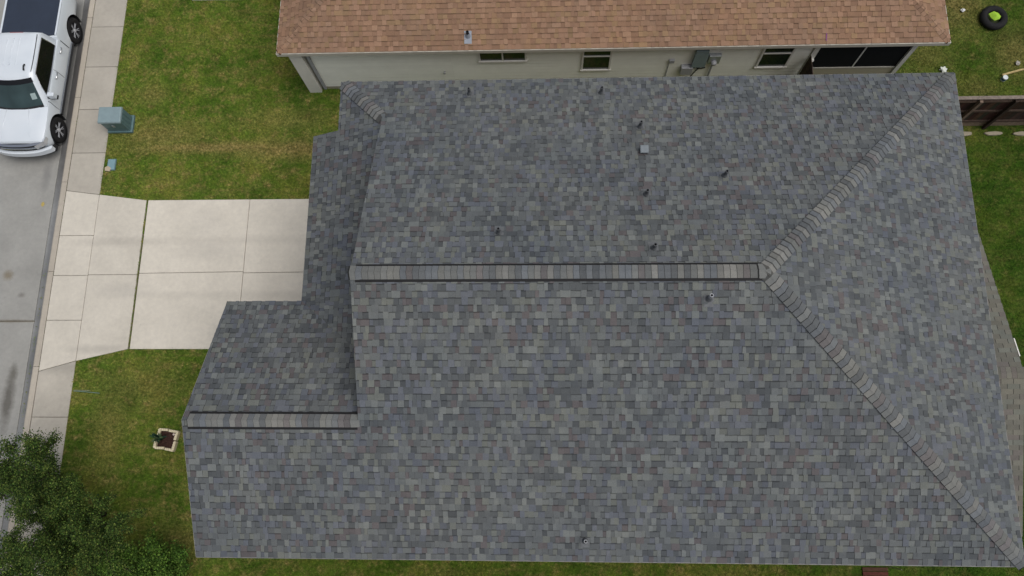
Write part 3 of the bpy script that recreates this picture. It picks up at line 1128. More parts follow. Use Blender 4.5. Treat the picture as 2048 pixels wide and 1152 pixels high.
# meter boxes on the wall
b = MB()
b.box(4.56, 4.94, WY - 0.14, WY - 0.013, 1.24, 2.12)
bp = b.build('breaker_box', M['bluegrey'], tan, bevel=0.008)
b = MB()
b.box(4.545, 4.955, WY - 0.150, WY - 0.141, 1.23, 2.0)
b.build('cover', M['bluegrey'], bp)
b = MB()
b.box(5.0, 5.36, WY - 0.13, WY - 0.013, 1.40, 1.84)
em = b.build('electric_meter', M['metal'], tan, bevel=0.008)
b = MB()
b.lathe([(0.085, 0.0), (0.085, -0.06), (0.07, -0.10), (0.0005, -0.11)], (5.18, WY - 0.131, 1.52), 14, axis='Y')
b.build('meter_glass', M['pvc'], em, smooth=True)
b = MB()
b.tube([(5.2, WY - 0.06, 1.40), (5.2, WY - 0.06, 0.0)], 0.032, 8)
b.build('conduit', M['pvc'], em)
b = MB()
b.box(4.26, 4.62, WY - 0.16, WY - 0.013, 0.80, 1.20)
cb = b.build('cable_box', M['pvc'], tan, bevel=0.01)
tag(cb, 'pale grey cable box low on the wall')
b = MB()
b.tube([(4.62, WY - 0.05, 1.0), (4.72, WY - 0.07, 1.12), (4.82, WY - 0.06, 1.02), (4.75, WY - 0.05, 0.85), (4.66, WY - 0.06, 0.55), (4.64, WY - 0.05, 0.0)], 0.018, 6)
b.tube([(4.75, WY - 0.06, 1.24), (4.75, WY - 0.06, 1.05), (4.9, WY - 0.05, 1.0), (5.02, WY - 0.05, 1.05)], 0.022, 6)
b.build('cable', M['vent_black'], cb)
b = MB()
b.box(3.84, 4.0, WY - 0.08, WY - 0.013, 1.38, 1.52)
jb = b.build('junction_box', M['pvc'], tan)
b = MB()
b.tube([(3.86, WY - 0.03, 1.38), (3.86, WY - 0.03, 0.0)], 0.015, 6)
b.build('conduit', M['pvc'], jb)
b = MB()
b.lathe([(0.03, 0), (0.03, -0.06), (0.045, -0.07), (0.0005, -0.08)], (-3.18, WY - 0.01, 0.97), 10, axis='Y')
b.build('hose_tap', M['pvc'], tan)
vp = MB()
tz = lambda y: TZ + TP * (y - TY)
vp.lathe([(0.045, -0.02), (0.045, 0.22), (0.03, 0.22), (0.03, 0.1)], (-2.26, 12.66, tz(12.66)), 12)
vp = vp.build('vent_pipe', M['vent_black'], tan)
tag(vp, 'dark vent pipe with bright metal flashing on the tan roof')
b = MB()
b.face([(-2.37, 12.44, tz(12.44) + 0.022), (-2.15, 12.44, tz(12.44) + 0.022), (-2.15, 12.78, tz(12.78) + 0.018), (-2.37, 12.78, tz(12.78) + 0.018)])
b.lathe([(0.09, 0.0), (0.06, 0.08), (0.048, 0.13)], (-2.26, 12.66, tz(12.66)), 12)
b.build('flashing', plain('bright flashing', (0.25, 0.28, 0.33), 0.5, 0.4, 0.0), vp)
b = MB()
b.face([(8.165, 12.36, tz(12.36) + 0.021), (8.195, 12.36, tz(12.36) + 0.021), (8.195, 12.56, tz(12.56) + 0.021), (8.165, 12.56, tz(12.56) + 0.021)], lin(120, 70, 120))
b.build('chalk_mark', M['tint'], tan)

# ================================================================== unseen house below the frame, added to shade the south grass strip
nb = thing('unseen_shade_house', 'unseen two storey brick house added beyond the bottom edge to cast shade', 'house')
b = MB()
b.prism([(-6.5, -15.5), (10.5, -15.5), (10.5, -4.9), (-6.5, -4.9)], -0.1, 5.2)
b.build('wall', M['brick_wall'], nb)
b = MB()
nx0, nx1, ny0, ny1 = -6.9, 10.9, -15.9, -4.5
nd = (ny1 - ny0) / 2
nz = 5.3 + 0.475 * nd
for pl_ in ([(nx1, ny1, 5.3), (nx0, ny1, 5.3), (nx0 + nd, ny0 + nd, nz), (nx1 - nd, ny0 + nd, nz)], [(nx0, ny0, 5.3), (nx1, ny0, 5.3), (nx1 - nd, ny0 + nd, nz), (nx0 + nd, ny0 + nd, nz)],
            [(nx1, ny0, 5.3), (nx1, ny1, 5.3), (nx1 - nd, ny0 + nd, nz)], [(nx0, ny1, 5.3), (nx0, ny0, 5.3), (nx0 + nd, ny0 + nd, nz)]):
    deck(b, pl_)
b.build('roof', [plain('shade house shingle', (0.12, 0.12, 0.125), 0.95, var=0.3, scale=7), M['fascia']], nb)
for x in (-4.0, 0.0, 4.0, 8.0):
    window(nb, x, x + 1.0, 3.3, 4.5, -4.9, 'v', 3.9, 1)

# ================================================================== back yard fence
WOODP = [lin(66, 50, 40), lin(56, 44, 37), lin(76, 56, 44), lin(60, 50, 44), lin(72, 58, 50)]
FY, FZ = 10.85, 1.83


def board(name, x0, x1, y0, y1, z0, z1, parent, tint):
    b = MB()
    b.box(x0, x1, y0, y1, z0, z1, tint)
    return b.build(name, M['wood'], parent)


fence = thing('wooden_fence', 'dark brown wooden fence with rails and posts between the two back yards', 'fence')
x = 8.10
while x < 17.6:
    board('picket', x, x + 0.138, FY + 0.045, FY + 0.063, 0.06 + random.uniform(-0.01, 0.01), FZ + random.uniform(-0.012, 0.012), fence, tuple(c * random.uniform(0.8, 1.15) for c in random.choice(WOODP)))
    x += 0.144
for zr, k in ((0.30, 0.9), (0.98, 1.0), (1.62, 1.5)):
    x = 8.10
    while x < 17.4:
        board('rail', x, x + 2.36, FY + 0.004, FY + 0.043, zr, zr + 0.09, fence, tuple(c * k for c in lin(84, 70, 62)))
        x += 2.38
board('cap_rail', 8.10, 17.5, FY - 0.02, FY + 0.085, FZ + 0.016, FZ + 0.05, fence, lin(122, 112, 104))
board('kick_board', 8.10, 17.5, FY + 0.025, FY + 0.043, 0.0, 0.22, fence, lin(128, 112, 96))
for x in (10.4, 12.78, 13.80, 15.2, 17.3):
    board('post', x, x + 0.092, FY - 0.092, FY - 0.001, -0.1, FZ - 0.02, fence, lin(116, 100, 88) if abs(x - 12.78) < 0.1 else lin(56, 46, 40))

side = thing('side_fence', 'short brown wooden fence closing the gap between the two houses', 'fence')
y = 10.97
while y < 12.40:
    board('picket', 8.02, 8.04, y, y + 0.138, 0.06, 1.80 + random.uniform(-0.01, 0.01), side, tuple(c * random.uniform(0.8, 1.1) for c in random.choice(WOODP)))
    y += 0.144
for zr in (0.35, 1.5):
    board('rail', 8.045, 8.085, 10.97, 12.40, zr, zr + 0.09, side, lin(90, 72, 60))

for k, (x, w, d) in enumerate(((12.35, 0.62, 0.14), (13.15, 0.66, 0.15), (14.1, 0.6, 0.13), (14.95, 0.55, 0.14), (15.8, 0.6, 0.14))):
    b = MB()
    pts = []
    for q in range(9):
        a = 2 * math.pi * q / 9
        rr = random.uniform(0.82, 1.1)
        pts.append((w / 2 * math.cos(a) * rr, d / 2 * math.sin(a) * rr))
    b.prism(pts, -0.02, 0.055, lin(150, 142, 124))
    o = b.build('flat_stone', M['tint'], bevel=0.015)
    o.location = (x, FY - 0.26 + random.uniform(-0.02, 0.02), 0)
    tag(o, ['pale flat stone at the fence foot nearest the grey roof', 'pale flat stone at the fence foot, second from the grey roof', 'pale flat stone at the fence foot, third from the grey roof',
            'pale flat stone at the fence foot, fourth from the grey roof', 'pale flat stone at the fence foot, farthest from the grey roof'][k], 'stone', 'flat stones along the fence foot')

# ================================================================== white pickup truck, parked at the kerb, nose towards the bottom of the picture
t = NT('white truck paint')
t.base(t.ramp(t.noise(1.5, 2.0, 0.5, t.pos()), [(0.3, (0.58, 0.635, 0.69)), (0.7, (0.64, 0.69, 0.74))]))
t.rough(0.28, 0.5)
t.p.inputs['Coat Weight'].default_value = 0.5
t.p.inputs['Coat Roughness'].default_value = 0.08
M['paint'] = t.mat
M['chrome'] = plain('chrome', (0.72, 0.73, 0.75), 0.18, 0.5, 1.0, 0.05)
M['dark_plastic'] = plain('dark trim', (0.018, 0.019, 0.021), 0.6, 0.3)
M['tonneau'] = plain('tonneau vinyl', (0.024, 0.034, 0.056), 0.62, 0.35, 0, 0.12, 3)
M['lamp'] = plain('lamp lens', (0.55, 0.57, 0.60), 0.12, 0.6, 0.3)
M['red_lens'] = plain('red lens', (0.22, 0.05, 0.05), 0.25, 0.5)
M['auto_glass'] = glass_mat('truck side glass', (0.006, 0.006, 0.007))
M['screen_glass'] = glass_mat('truck windshield', (0.035, 0.060, 0.062), 0.04)

truck = thing('pickup_truck', 'white crew cab pickup truck with dark bed cover parked at the kerb', 'truck', (-16.93, 10.99, -0.135), math.pi)
stations = [  # y, half width, bottom, shoulder z, centre z
    (0.72, 0.76, 0.50, 0.97, 1.00), (0.68, 0.87, 0.46, 1.02, 1.05), (0.56, 0.945, 0.42, 1.06, 1.10), (0.30, 0.99, 0.42, 1.10, 1.145), (-0.10, 1.00, 0.42, 1.125, 1.175),
    (-0.50, 1.00, 0.42, 1.15, 1.20), (-1.20, 1.00, 0.42, 1.185, 1.20), (-2.00, 1.00, 0.42, 1.20, 1.20), (-2.85, 1.00, 0.42, 1.22, 1.22), (-2.90, 1.00, 0.42, 1.31, 1.27), (-3.60, 1.00, 0.44, 1.315, 1.27),
    (-4.40, 1.00, 0.46, 1.315, 1.27), (-4.74, 0.985, 0.50, 1.31, 1.27), (-4.82, 0.94, 0.54, 1.28, 1.26)]
ring = []
for (y, w, zb, zs, zt) in stations:
    h = [(w - 0.10, zb), (w - 0.03, zb + 0.10), (w, zb + 0.26), (w - 0.012, zb + 0.27 + 0.35 * (zs - zb - 0.3)), (w - 0.02, zs - 0.09), (w - 0.05, zs - 0.025), (w - 0.13, zs), (w - 0.30, zs + (zt - zs) * 0.6), (0.0, zt)]
    ring.append([(xx, y, zz) for xx, zz in h] + [(-xx, y, zz) for xx, zz in h[-2::-1]])
bm = bmesh.new()
rows = [[bm.verts.new(p) for p in r] for r in ring]
for a, c in zip(rows, rows[1:]):
    for k in range(len(a) - 1):
        bm.faces.new((a[k], a[k + 1], c[k + 1], c[k]))
    bm.faces.new((a[-1], a[0], c[0], c[-1]))
bm.faces.new(rows[0][::-1])
bm.faces.new(rows[-1])
bmesh.ops.recalc_face_normals(bm, faces=bm.faces)
me = bpy.data.meshes.new('body')
bm.to_mesh(me)
bm.free()
body = bpy.data.objects.new('body', me)
COL.objects.link(body)
cutters = []
for ya in (0.0, -3.67):
    c = MB()
    seg = 28
    vv = []
    for xx in (-1.3, 1.3):
        vv += [(xx, ya + 0.52 * math.cos(2 * math.pi * k / seg), 0.44 + 0.52 * math.sin(2 * math.pi * k / seg)) for k in range(seg)]
    c.mesh(vv, [tuple(range(seg)), tuple(range(2 * seg - 1, seg - 1, -1))] + [(k, seg + k, seg + (k + 1) % seg, (k + 1) % seg) for k in range(seg)])
    co = c.build('cutter', M['paint'])
    cutters.append(co)
    cb_ = bmesh.new()
    cb_.from_mesh(co.data)
    bmesh.ops.recalc_face_normals(cb_, faces=cb_.faces)
    cb_.to_mesh(co.data)
    cb_.free()
    md = body.modifiers.new('arch', 'BOOLEAN')
    md.operation = 'DIFFERENCE'
    md.object = co
    md.solver = 'EXACT'
dg = bpy.context.evaluated_depsgraph_get()
dg.update()
me2 = bpy.data.meshes.new_from_object(body.evaluated_get(dg))
body.modifiers.clear()
body.data = me2
me2.materials.clear()
me2.materials.append(M['paint'])
for c in cutters:
    bpy.data.objects.remove(c, do_unlink=True)
body.parent = truck
for pl in me2.polygons:
    pl.use_smooth = True
try:
    me2.set_sharp_from_angle(angle=math.radians(28))
except Exception:
    pass

for ya in (0.0, -3.67):
    for s in (-1, 1):
        lw = MB()
        seg = 18
        vv = []
        for xx in (s * 0.55, s * 0.985):
            vv += [(xx, ya + 0.514 * math.cos(math.pi * (k / seg * 1.3 - 0.15)), 0.44 + 0.514 * math.sin(math.pi * (k / seg * 1.3 - 0.15))) for k in range(seg + 1)]
        lw.mesh(vv, [(k, k + 1, seg + 2 + k, seg + 1 + k) for k in range(seg)] + [tuple(range(seg + 1))])
        lw.build('wheel_well', M['dark_plastic'], truck)
        wh = MB()
        wh.lathe([(0.27, 0.0), (0.36, 0.0), (0.42, 0.03), (0.435, 0.10), (0.435, 0.20), (0.42, 0.26), (0.36, 0.285), (0.27, 0.27)], (0, 0, 0), 28, axis='X')
        ty = wh.build('wheel', M['rubber'], truck, smooth=True)
        ty.location = (s * 0.985 - (0.285 if s > 0 else 0.0), ya, 0.43)
        if s < 0:
            ty.location = (-0.985 + 0.285, ya, 0.43)
            ty.rotation_euler = (0, 0, math.pi)
        rm = MB()
        rm.lathe([(0.275, 0.10), (0.275, 0.272), (0.262, 0.272), (0.255, 0.19), (0.0005, 0.19)], (0, 0, 0), 28, (0.02, 0.02, 0.022), axis='X')
        for k in range(6):
            a = 2 * math.pi * k / 6 + 0.2
            for da in (-0.13, 0.13):
                p0 = Vector((0.235, 0.05 * math.cos(a), 0.05 * math.sin(a)))
                p1 = Vector((0.245, 0.255 * math.cos(a + da), 0.255 * math.sin(a + da)))
                rm.tube([p0, p1], 0.014, 5, (0.30, 0.31, 0.33))
        rm.lathe([(0.06, 0.20), (0.055, 0.262), (0.0005, 0.266)], (0, 0, 0), 12, (0.45, 0.46, 0.48), axis='X')
        ro = rm.build('rim', M['tint'], ty)

# cab
def mixp(a, c, f):
    return a + (c - a) * f


LV = [  # s, z, half width, front y, rear y, front bow
    (0.0, 1.15, 0.945, -0.33, -2.85, 0.16), (0.10, 1.21, 0.935, -0.40, -2.845, 0.16), (0.82, 1.72, 0.80, -0.98, -2.78, 0.13), (0.92, 1.80, 0.765, -1.10, -2.74, 0.11), (0.98, 1.845, 0.71, -1.22, -2.68, 0.10), (1.0, 1.865, 0.62, -1.34, -2.58, 0.09)]


def cab_level(s):
    for a, c in zip(LV, LV[1:]):
        if s <= c[0]:
            f = (s - a[0]) / (c[0] - a[0])
            return [mixp(a[i], c[i], f) for i in range(1, 6)]
    return LV[-1][1:]


def cab_front(t, s):
    z, w, yf, yr, bow = cab_level(s)
    return Vector((t * w, yf - bow * t * t, z))


def cab_side(sg, r, s):
    z, w, yf, yr, bow = cab_level(s)
    return Vector((sg * w * (1 - 0.02 * (2 * r - 1) ** 2), mixp(yf - bow, yr, r), z))


b = MB()
rings = []
NT_, NR = 9, 6
for L in LV:
    s = L[0]
    r = [cab_front(-1 + 2 * k / (NT_ - 1), s) for k in range(NT_)]
    r += [cab_side(1, k / NR, s) for k in range(1, NR + 1)]
    z, w, yf, yr, bow = L[1:]
    r += [Vector((w * (1 - 2 * k / 6), yr - 0.03 * (1 - (1 - 2 * k / 6) ** 2), z)) for k in range(1, 6)]
    r += [cab_side(-1, 1 - k / NR, s) for k in range(0, NR)]
    rings.append(r)
n = len(rings[0])
vv = [p for r in rings for p in r]
fs = [(i * n + k, i * n + (k + 1) % n, (i + 1) * n + (k + 1) % n, (i + 1) * n + k) for i in range(len(LV) - 1) for k in range(n)]
crown = len(vv)
vv.append(Vector((0, -1.95, 1.905)))
fs += [((len(LV) - 1) * n + k, (len(LV) - 1) * n + (k + 1) % n, crown) for k in range(n)]
b.mesh(vv, [f[::-1] for f in fs])
cab = b.build('cab', M['paint'], truck, smooth=True)
bmx = bmesh.new()
bmx.from_mesh(cab.data)
bmesh.ops.recalc_face_normals(bmx, faces=bmx.faces)
bmx.to_mesh(cab.data)
bmx.free()


def glass_patch(fn, us, ss, off, name, mat, parent):
    b = MB()
    g = [[fn(u, s) for u in us] for s in ss]
    ctr = Vector((0, -1.9, 1.3))
    out = []
    for i, r in enumerate(g):
        for j, p in enumerate(r):
            a = g[min(i + 1, len(g) - 1)][j] - g[max(i - 1, 0)][j]
            c = r[min(j + 1, len(r) - 1)] - r[max(j - 1, 0)]
            nn = a.cross(c).normalized()
            if nn.dot(p - ctr) < 0:
                nn = -nn
            out.append(p + nn * off)
    m = len(us)
    fs = []
    for i in range(len(ss) - 1):
        for j in range(m - 1):
            f = (i * m + j, i * m + j + 1, (i + 1) * m + j + 1, (i + 1) * m + j)
            nrm = (out[f[1]] - out[f[0]]).cross(out[f[2]] - out[f[0]])
            if nrm.dot(out[f[0]] - ctr) < 0:
                f = f[::-1]
            fs.append(f)
    b.mesh(out, fs)
    return b.build(name, mat, parent, smooth=True)


fr = lambda a, c, k: [a + (c - a) * i / k for i in range(k + 1)]
glass_patch(cab_front, fr(-0.90, 0.90, 8), fr(0.06, 0.86, 5), 0.007, 'windshield', M['screen_glass'], truck)
glass_patch(cab_front, fr(-0.92, 0.92, 8), fr(0.78, 0.90, 3), 0.009, 'windshield_shade_band', M['auto_glass'], truck)
glass_patch(cab_front, fr(-0.90, 0.90, 8), fr(0.015, 0.10, 2), 0.010, 'wiper_cowl', M['dark_plastic'], truck)
glass_patch(cab_front, fr(-0.80, -0.62, 2), fr(0.30, 0.48, 2), 0.010, 'windshield_patch', plain('pale windshield patch', (0.30, 0.38, 0.38), 0.5), truck)  # pale patch laid on the glass surface
for s in (-1, 1):
    glass_patch(lambda u, q, s=s: cab_side(s, u, q), fr(0.10, 0.90, 8), fr(0.14, 0.84, 4), 0.007, 'side_window', M['auto_glass'], truck)
    # frame round the side glass
    q = MB()
    loop = [cab_side(s, u, v_) + Vector((s * 0.012, 0, 0.003)) for u, v_ in [(0.10, 0.14), (0.5, 0.13), (0.90, 0.14), (0.90, 0.55), (0.87, 0.85), (0.5, 0.86), (0.12, 0.85), (0.08, 0.5), (0.10, 0.14)]]
    q.tube(loop, 0.013, 5)
    q.build('window_trim', M['chrome'], truck)
    q = MB()
    q.tube([cab_side(s, u, 0.965) + Vector((0, 0, 0.008)) for u in fr(0.03, 0.97, 8)], 0.012, 5)
    q.build('roof_ditch', M['dark_plastic'], truck)
    # door handles
    for yh in (-1.62, -2.55):
        q = MB()
        q.tube([(s * 0.985, yh + 0.11, 1.06), (s * 1.025, yh + 0.08, 1.065), (s * 1.025, yh - 0.08, 1.065), (s * 0.985, yh - 0.11, 1.06)], 0.019, 6)
        q.build('door_handle', M['chrome'], truck, smooth=True)
    # shut lines
    for ys_, lean in ((-0.62, 0.03), (-1.78, 0.0), (-2.872, 0.0)):
        q = MB()
        q.tube([(s * 1.0, ys_, 0.66), (s * 0.996, ys_, 0.85), (s * 0.984, ys_ - lean, 1.09), (s * 0.95, ys_ - lean, 1.17)], 0.0075 if ys_ > -2.8 else 0.014, 4)
        q.build('shut_line', M['vent_black'], truck)
    q = MB()
    q.tube([(s * 0.985, -0.52, 0.50), (s * 0.985, -3.15, 0.50)], 0.055, 6)
    q.build('side_step', M['dark_plastic'], truck)
    q = MB()
    q.tube([(s * 1.002, -0.52, 0.56), (s * 1.002, -3.15, 0.56)], 0.012, 5)
    q.build('sill_strip', M['chrome'], truck)
    # mirror
    q = MB()
    q.box(s * 1.02 if s > 0 else s * 1.24, s * 1.24 if s > 0 else s * 1.02, -0.86, -0.72, 1.17, 1.40)
    mr = q.build('mirror', M['paint'], truck, bevel=0.03)
    q = MB()
    q.box(min(s * 0.93, s * 1.03), max(s * 0.93, s * 1.03), -0.83, -0.75, 1.15, 1.21)
    q.box(min(s * 1.035, s * 1.25), max(s * 1.035, s * 1.25), -0.868, -0.735, 1.13, 1.169)
    q.build('mirror_arm', M['dark_plastic'], mr)
    # bed rail
    q = MB()
    q.box(min(s * 0.905, s * 0.965), max(s * 0.905, s * 0.965), -4.76, -2.95, 1.318, 1.334)
    q.build('bed_rail', M['paint'], truck, bevel=0.006)
    # lamps
    q = MB()
    q.mesh([(s * 0.60, 0.85, 0.80), (s * 0.90, 0.70, 0.82), (s * 0.955, 0.52, 0.90), (s * 0.955, 0.50, 1.02), (s * 0.90, 0.68, 1.02), (s * 0.60, 0.83, 0.99)], [(0, 1, 4, 5), (1, 2, 3, 4)])
    q.build('headlight', M['lamp'], truck)
    q = MB()
    q.box(min(s * 0.90, s * 1.004), max(s * 0.90, s * 1.004), -4.835, -4.62, 0.86, 1.26)
    q.build('tail_light', M['red_lens'], truck, bevel=0.015)
    q = MB()
    q.tube([(s * 0.36, -0.42, 1.183), (s * 0.42, 0.1, 1.148), (s * 0.46, 0.55, 1.085)], [0.012, 0.016, 0.010], 6)
    q.build('hood_crease', M['paint'], truck, smooth=True)


def nose(x, k=0.0):
    return 0.86 + k - 0.20 * abs(x) ** 2.6


def front_strip(name, z0, z1, k0, k1, mat, xr=0.95, seg=14, depth=0.10):
    b = MB()
    xs = fr(-xr, xr, seg)
    vv = []
    for x in xs:
        vv += [(x, nose(x, k0), z0), (x, nose(x, k1), z1), (x, nose(x, k1) - depth, z1 + 0.01), (x, nose(x, k0) - depth, z0 - 0.01)]
    fs = []
    for i in range(seg):
        a = i * 4
        for j in range(4):
            fs.append((a + j, a + (j + 1) % 4, a + 4 + (j + 1) % 4, a + 4 + j))
    fs += [(0, 1, 2, 3), (seg * 4 + 3, seg * 4 + 2, seg * 4 + 1, seg * 4)]
    b.mesh(vv, fs)
    return b.build(name, mat, truck, smooth=False)


front_strip('grille_bar', 0.965, 0.985, -0.02, -0.05, M['chrome'], 0.84, depth=0.05)
front_strip('grille', 0.76, 0.955, -0.01, -0.02, M['dark_plastic'], 0.80, depth=0.16)
front_strip('grille_bar', 0.84, 0.87, 0.03, 0.01, M['chrome'], 0.76, depth=0.05)
front_strip('bumper', 0.52, 0.70, 0.12, 0.10, M['paint'], 0.98, depth=0.10)
front_strip('air_dam', 0.36, 0.54, 0.03, 0.05, M['dark_plastic'], 0.95, depth=0.2)
b = MB()
b.box(-0.98, 0.98, -5.02, -4.83, 0.50, 0.70)
b.build('rear_bumper', M['chrome'], truck, bevel=0.03)
b = MB()
vv = []
for y in fr(-4.74, -2.95, 4):
    for x in fr(-0.895, 0.895, 6):
        vv.append((x, y, 1.325 + 0.012 * (1 - (x / 0.9) ** 2)))
fs = [(i * 7 + j, i * 7 + j + 1, (i + 1) * 7 + j + 1, (i + 1) * 7 + j) for i in range(4) for j in range(6)]
b.mesh(vv, fs)
b.box(-0.90, 0.90, -4.745, -2.945, 1.28, 1.322)
b.build('bed_cover', M['tonneau'], truck)
b = MB()
b.tube([(-0.5, -1.36, 1.885), (-0.5, -1.48, 1.93), (-0.5, -1.56, 1.89)], [0.03, 0.02, 0.03], 6)
b.build('roof_antenna', M['dark_plastic'], truck)
b = MB()
b.box(-0.22, 0.22, -2.76, -2.70, 1.80, 1.825)
b.build('brake_light', M['red_lens'], truck)
b = MB()
b.box(-0.55, 0.55, -4.7, 0.6, 0.34, 0.46)
b.build('chassis', M['dark_plastic'], truck)
for k in range(5):
    b = MB()
    x0 = -0.42 + 0.2 * k
    b.box(x0, x0 + 0.035, -2.5, -1.55, 1.86, 1.915 - 0.02 * abs(k - 2))
    b.build('roof_rib', M['paint'], cab, bevel=0.012)

# ================================================================== things along the pavement and on the lawns
tr = thing('transformer_box', 'dark green metal utility box standing beside the sidewalk', 'utility box', (-14.07, 11.30, -0.03))
b = MB()
b.box(-0.42, 0.42, -0.31, 0.31, 0.0, 0.10)
b.build('base', M['green_box'], tr, bevel=0.015)
b = MB()
b.box(-0.36, 0.36, -0.26, 0.25, 0.10, 0.70)
tb = b.build('cabinet', M['green_box'], tr, bevel=0.012)
for x in (0.361, ):
    for k in range(3):
        q = MB()
        q.box(x, x + 0.012, -0.2 + 0.14 * k, -0.10 + 0.14 * k, 0.16, 0.66)
        q.build('side_rib', M['green_box'], tb)
b = MB()
b.mesh([(-0.40, -0.30, 0.70), (0.38, -0.30, 0.70), (0.38, 0.28, 0.70), (-0.40, 0.28, 0.70), (-0.38, -0.27, 0.77), (0.36, -0.27, 0.77), (0.36, 0.26, 0.79), (-0.38, 0.26, 0.79)],
       [(3, 2, 1, 0), (4, 5, 6, 7), (0, 1, 5, 4), (1, 2, 6, 5), (2, 3, 7, 6), (3, 0, 4, 7)])
lid = b.build('lid', plain('faded green lid', (0.20, 0.27, 0.29), 0.45, 0.4, 0, 0.1, 5), tr, bevel=0.02)
b = MB()
b.box(-0.05, 0.03, -0.285, -0.262, 0.40, 0.52)
b.build('latch', M['metal'], tr)

mt = thing('meter_box', 'small blue green flush meter lid in the lawn by the sidewalk', 'meter box', (-14.23, 9.87, -0.03))
b = MB()
b.box(-0.14, 0.14, -0.20, 0.20, -0.05, 0.045)
b.build('rim', M['green_box'], mt, bevel=0.01)
b = MB()
b.box(-0.118, 0.118, -0.178, 0.178, 0.046, 0.06)
b.build('lid', plain('blue lid', (0.17, 0.28, 0.32), 0.6), mt, bevel=0.005)
b = MB()
b.prism([(-0.19, -0.22), (-0.03, -0.24), (0.02, -0.13), (-0.10, -0.05), (-0.2, -0.1)], 0.0, 0.065, lin(170, 158, 138))
b.build('broken_concrete', M['tint'], mt, bevel=0.01)

pl = thing('square_planter', 'square cream edging block planter with mulch and a dark plant', 'planter', (-11.31, 1.0, -0.03), math.radians(-7))
b = MB()
b.prism([(-0.25, -0.25), (0.25, -0.25), (0.25, 0.25), (-0.25, 0.25)], 0.0, 0.10)
t = NT('mulch')
nz = t.noise(22, 4, 0.8, t.pos())
t.base(t.ramp(nz, [(0.3, (0.018, 0.010, 0.008)), (0.7, (0.085, 0.045, 0.035))]))
t.bump(nz, 1.0, 0.04)
t.rough(0.95, 0.15)
M['mulch'] = t.mat
b.build('mulch', M['mulch'], pl)
for side_, segs in ((0, 2), (1, 2), (2, 2), (3, 2)):
    for k in range(segs):
        if side_ == 3 and k == 1:
            pass
        q = MB()
        L = 0.275
        q.box(-L / 2, L / 2, -0.038, 0.038, 0.0, 0.15, lin(206, 196, 166))
        for j in range(4):
            x0 = -L / 2 + 0.012 + j * (L - 0.02) / 4
            q.box(x0, x0 + 0.045, -0.036, 0.036, 0.1501, 0.175, lin(214, 205, 176))
        o = q.build('edging_block', M['tint'], pl, bevel=0.008)
        c = (-0.15 + 0.3 * k)
        off = 0.275
        jit = random.uniform(-0.015, 0.015)
        o.location = [(c, -off + jit, 0), (off + jit, c, 0), (-c, off + jit, 0), (-off + jit - (0.03 if k else 0.0), -c, 0)][side_]
        o.rotation_euler = (0, 0, side_ * math.pi / 2 + random.uniform(-0.09, 0.09))
b = MB()
for k in range(46):
    a = random.uniform(0, 2 * math.pi)
    L = random.uniform(0.14, 0.30)
    h = random.uniform(0.15, 0.34)
    p0 = Vector((-0.14 + random.uniform(-0.03, 0.03), 0.02 + random.uniform(-0.03, 0.03), 0.10))
    d = Vector((math.cos(a) * L - 0.10, math.sin(a) * L * 0.6, 0))
    p1 = p0 + d * 0.55 + Vector((0, 0, h))
    p2 = p0 + d + Vector((0, 0, h * 0.75))
    s = Vector((-math.sin(a), math.cos(a), 0)) * 0.018
    c = random.choice([lin(30, 62, 42), lin(44, 74, 44), lin(26, 50, 40), lin(88, 104, 74)])
    b.mesh([p0 - s * 0.4, p0 + s * 0.4, p1 + s, p1 - s, p2], [(0, 1, 2, 3), (3, 2, 4)], c)
b.build('plant', M['tint'], pl)
b = MB()
b.lathe([(0.0005, 0.06), (0.03, 0.045), (0.04, 0.02), (0.03, 0.0)], (0.18, 0.18, 0.10), 9, lin(205, 190, 180))
b.build('white_stone', M['tint'], pl, smooth=True)

b = MB()
b.tube([(-0.42, 0.03, 0.045), (0.0, 0.0, 0.05), (0.40, -0.035, 0.03)], 0.012, 6, lin(110, 132, 120))
b.tube([(-0.40, 0.055, 0.03), (0.1, 0.045, 0.04)], 0.006, 5, lin(150, 158, 140))
o = b.build('thin_rod', M['tint'])
o.location = (-13.99, 2.42, 0)
tag(o, 'thin pale green rod lying on the lawn near the sidewalk', 'rod')

b = MB()
b.face([(0.06, 0, 0.0), (0.02, 0.09, 0.012), (-0.05, 0.07, 0.0), (-0.06, -0.03, 0.008), (0.0, -0.09, 0.0)], lin(168, 150, 90))
o = b.build('fallen_leaf', M['tint'])
o.location = (-16.42, 8.55, -0.115)
tag(o, 'single yellow leaf lying on the street', 'leaf')

# tyre with a lime green scrap on it
ti = thing('old_tyre', 'old black tyre lying flat in the far back yard', 'tyre', (14.64, 14.64, -0.02))
b = MB()
prof = []
for k in range(15):
    a = math.radians(-150 + k * 300 / 14)
    prof.append((0.318 + 0.115 * math.cos(a), 0.115 + 0.115 * math.sin(a)))
b.lathe(prof[::-1], (0, 0, 0), 36)
b.build('casing', M['rubber'], ti, smooth=True)
b = MB()
b.lathe([(0.30, 0.02), (0.0005, 0.03)], (0, 0, 0), 20, lin(52, 62, 34))
b.build('soil_inside', M['tint'], ti)
b = MB()
pts = [(-0.17, 0.10), (-0.02, 0.16), (0.10, 0.09), (0.17, -0.04), (0.12, -0.12), (-0.02, -0.15), (-0.11, -0.05)]
vv = [(x, y, 0.235 + 0.03 * math.sin(9 * x + 5 * y)) for x, y in pts]
b.mesh(vv + [(0.02, 0.0, 0.30)] + [(x, y, z - 0.03) for x, y, z in vv], [(k, (k + 1) % 7, 7) for k in range(7)] + [(k, 8 + k, 8 + (k + 1) % 7, (k + 1) % 7) for k in range(7)], lin(150, 190, 60))
o = b.build('lime_scrap', M['tint'])
o.location = (14.60, 14.62, 0)
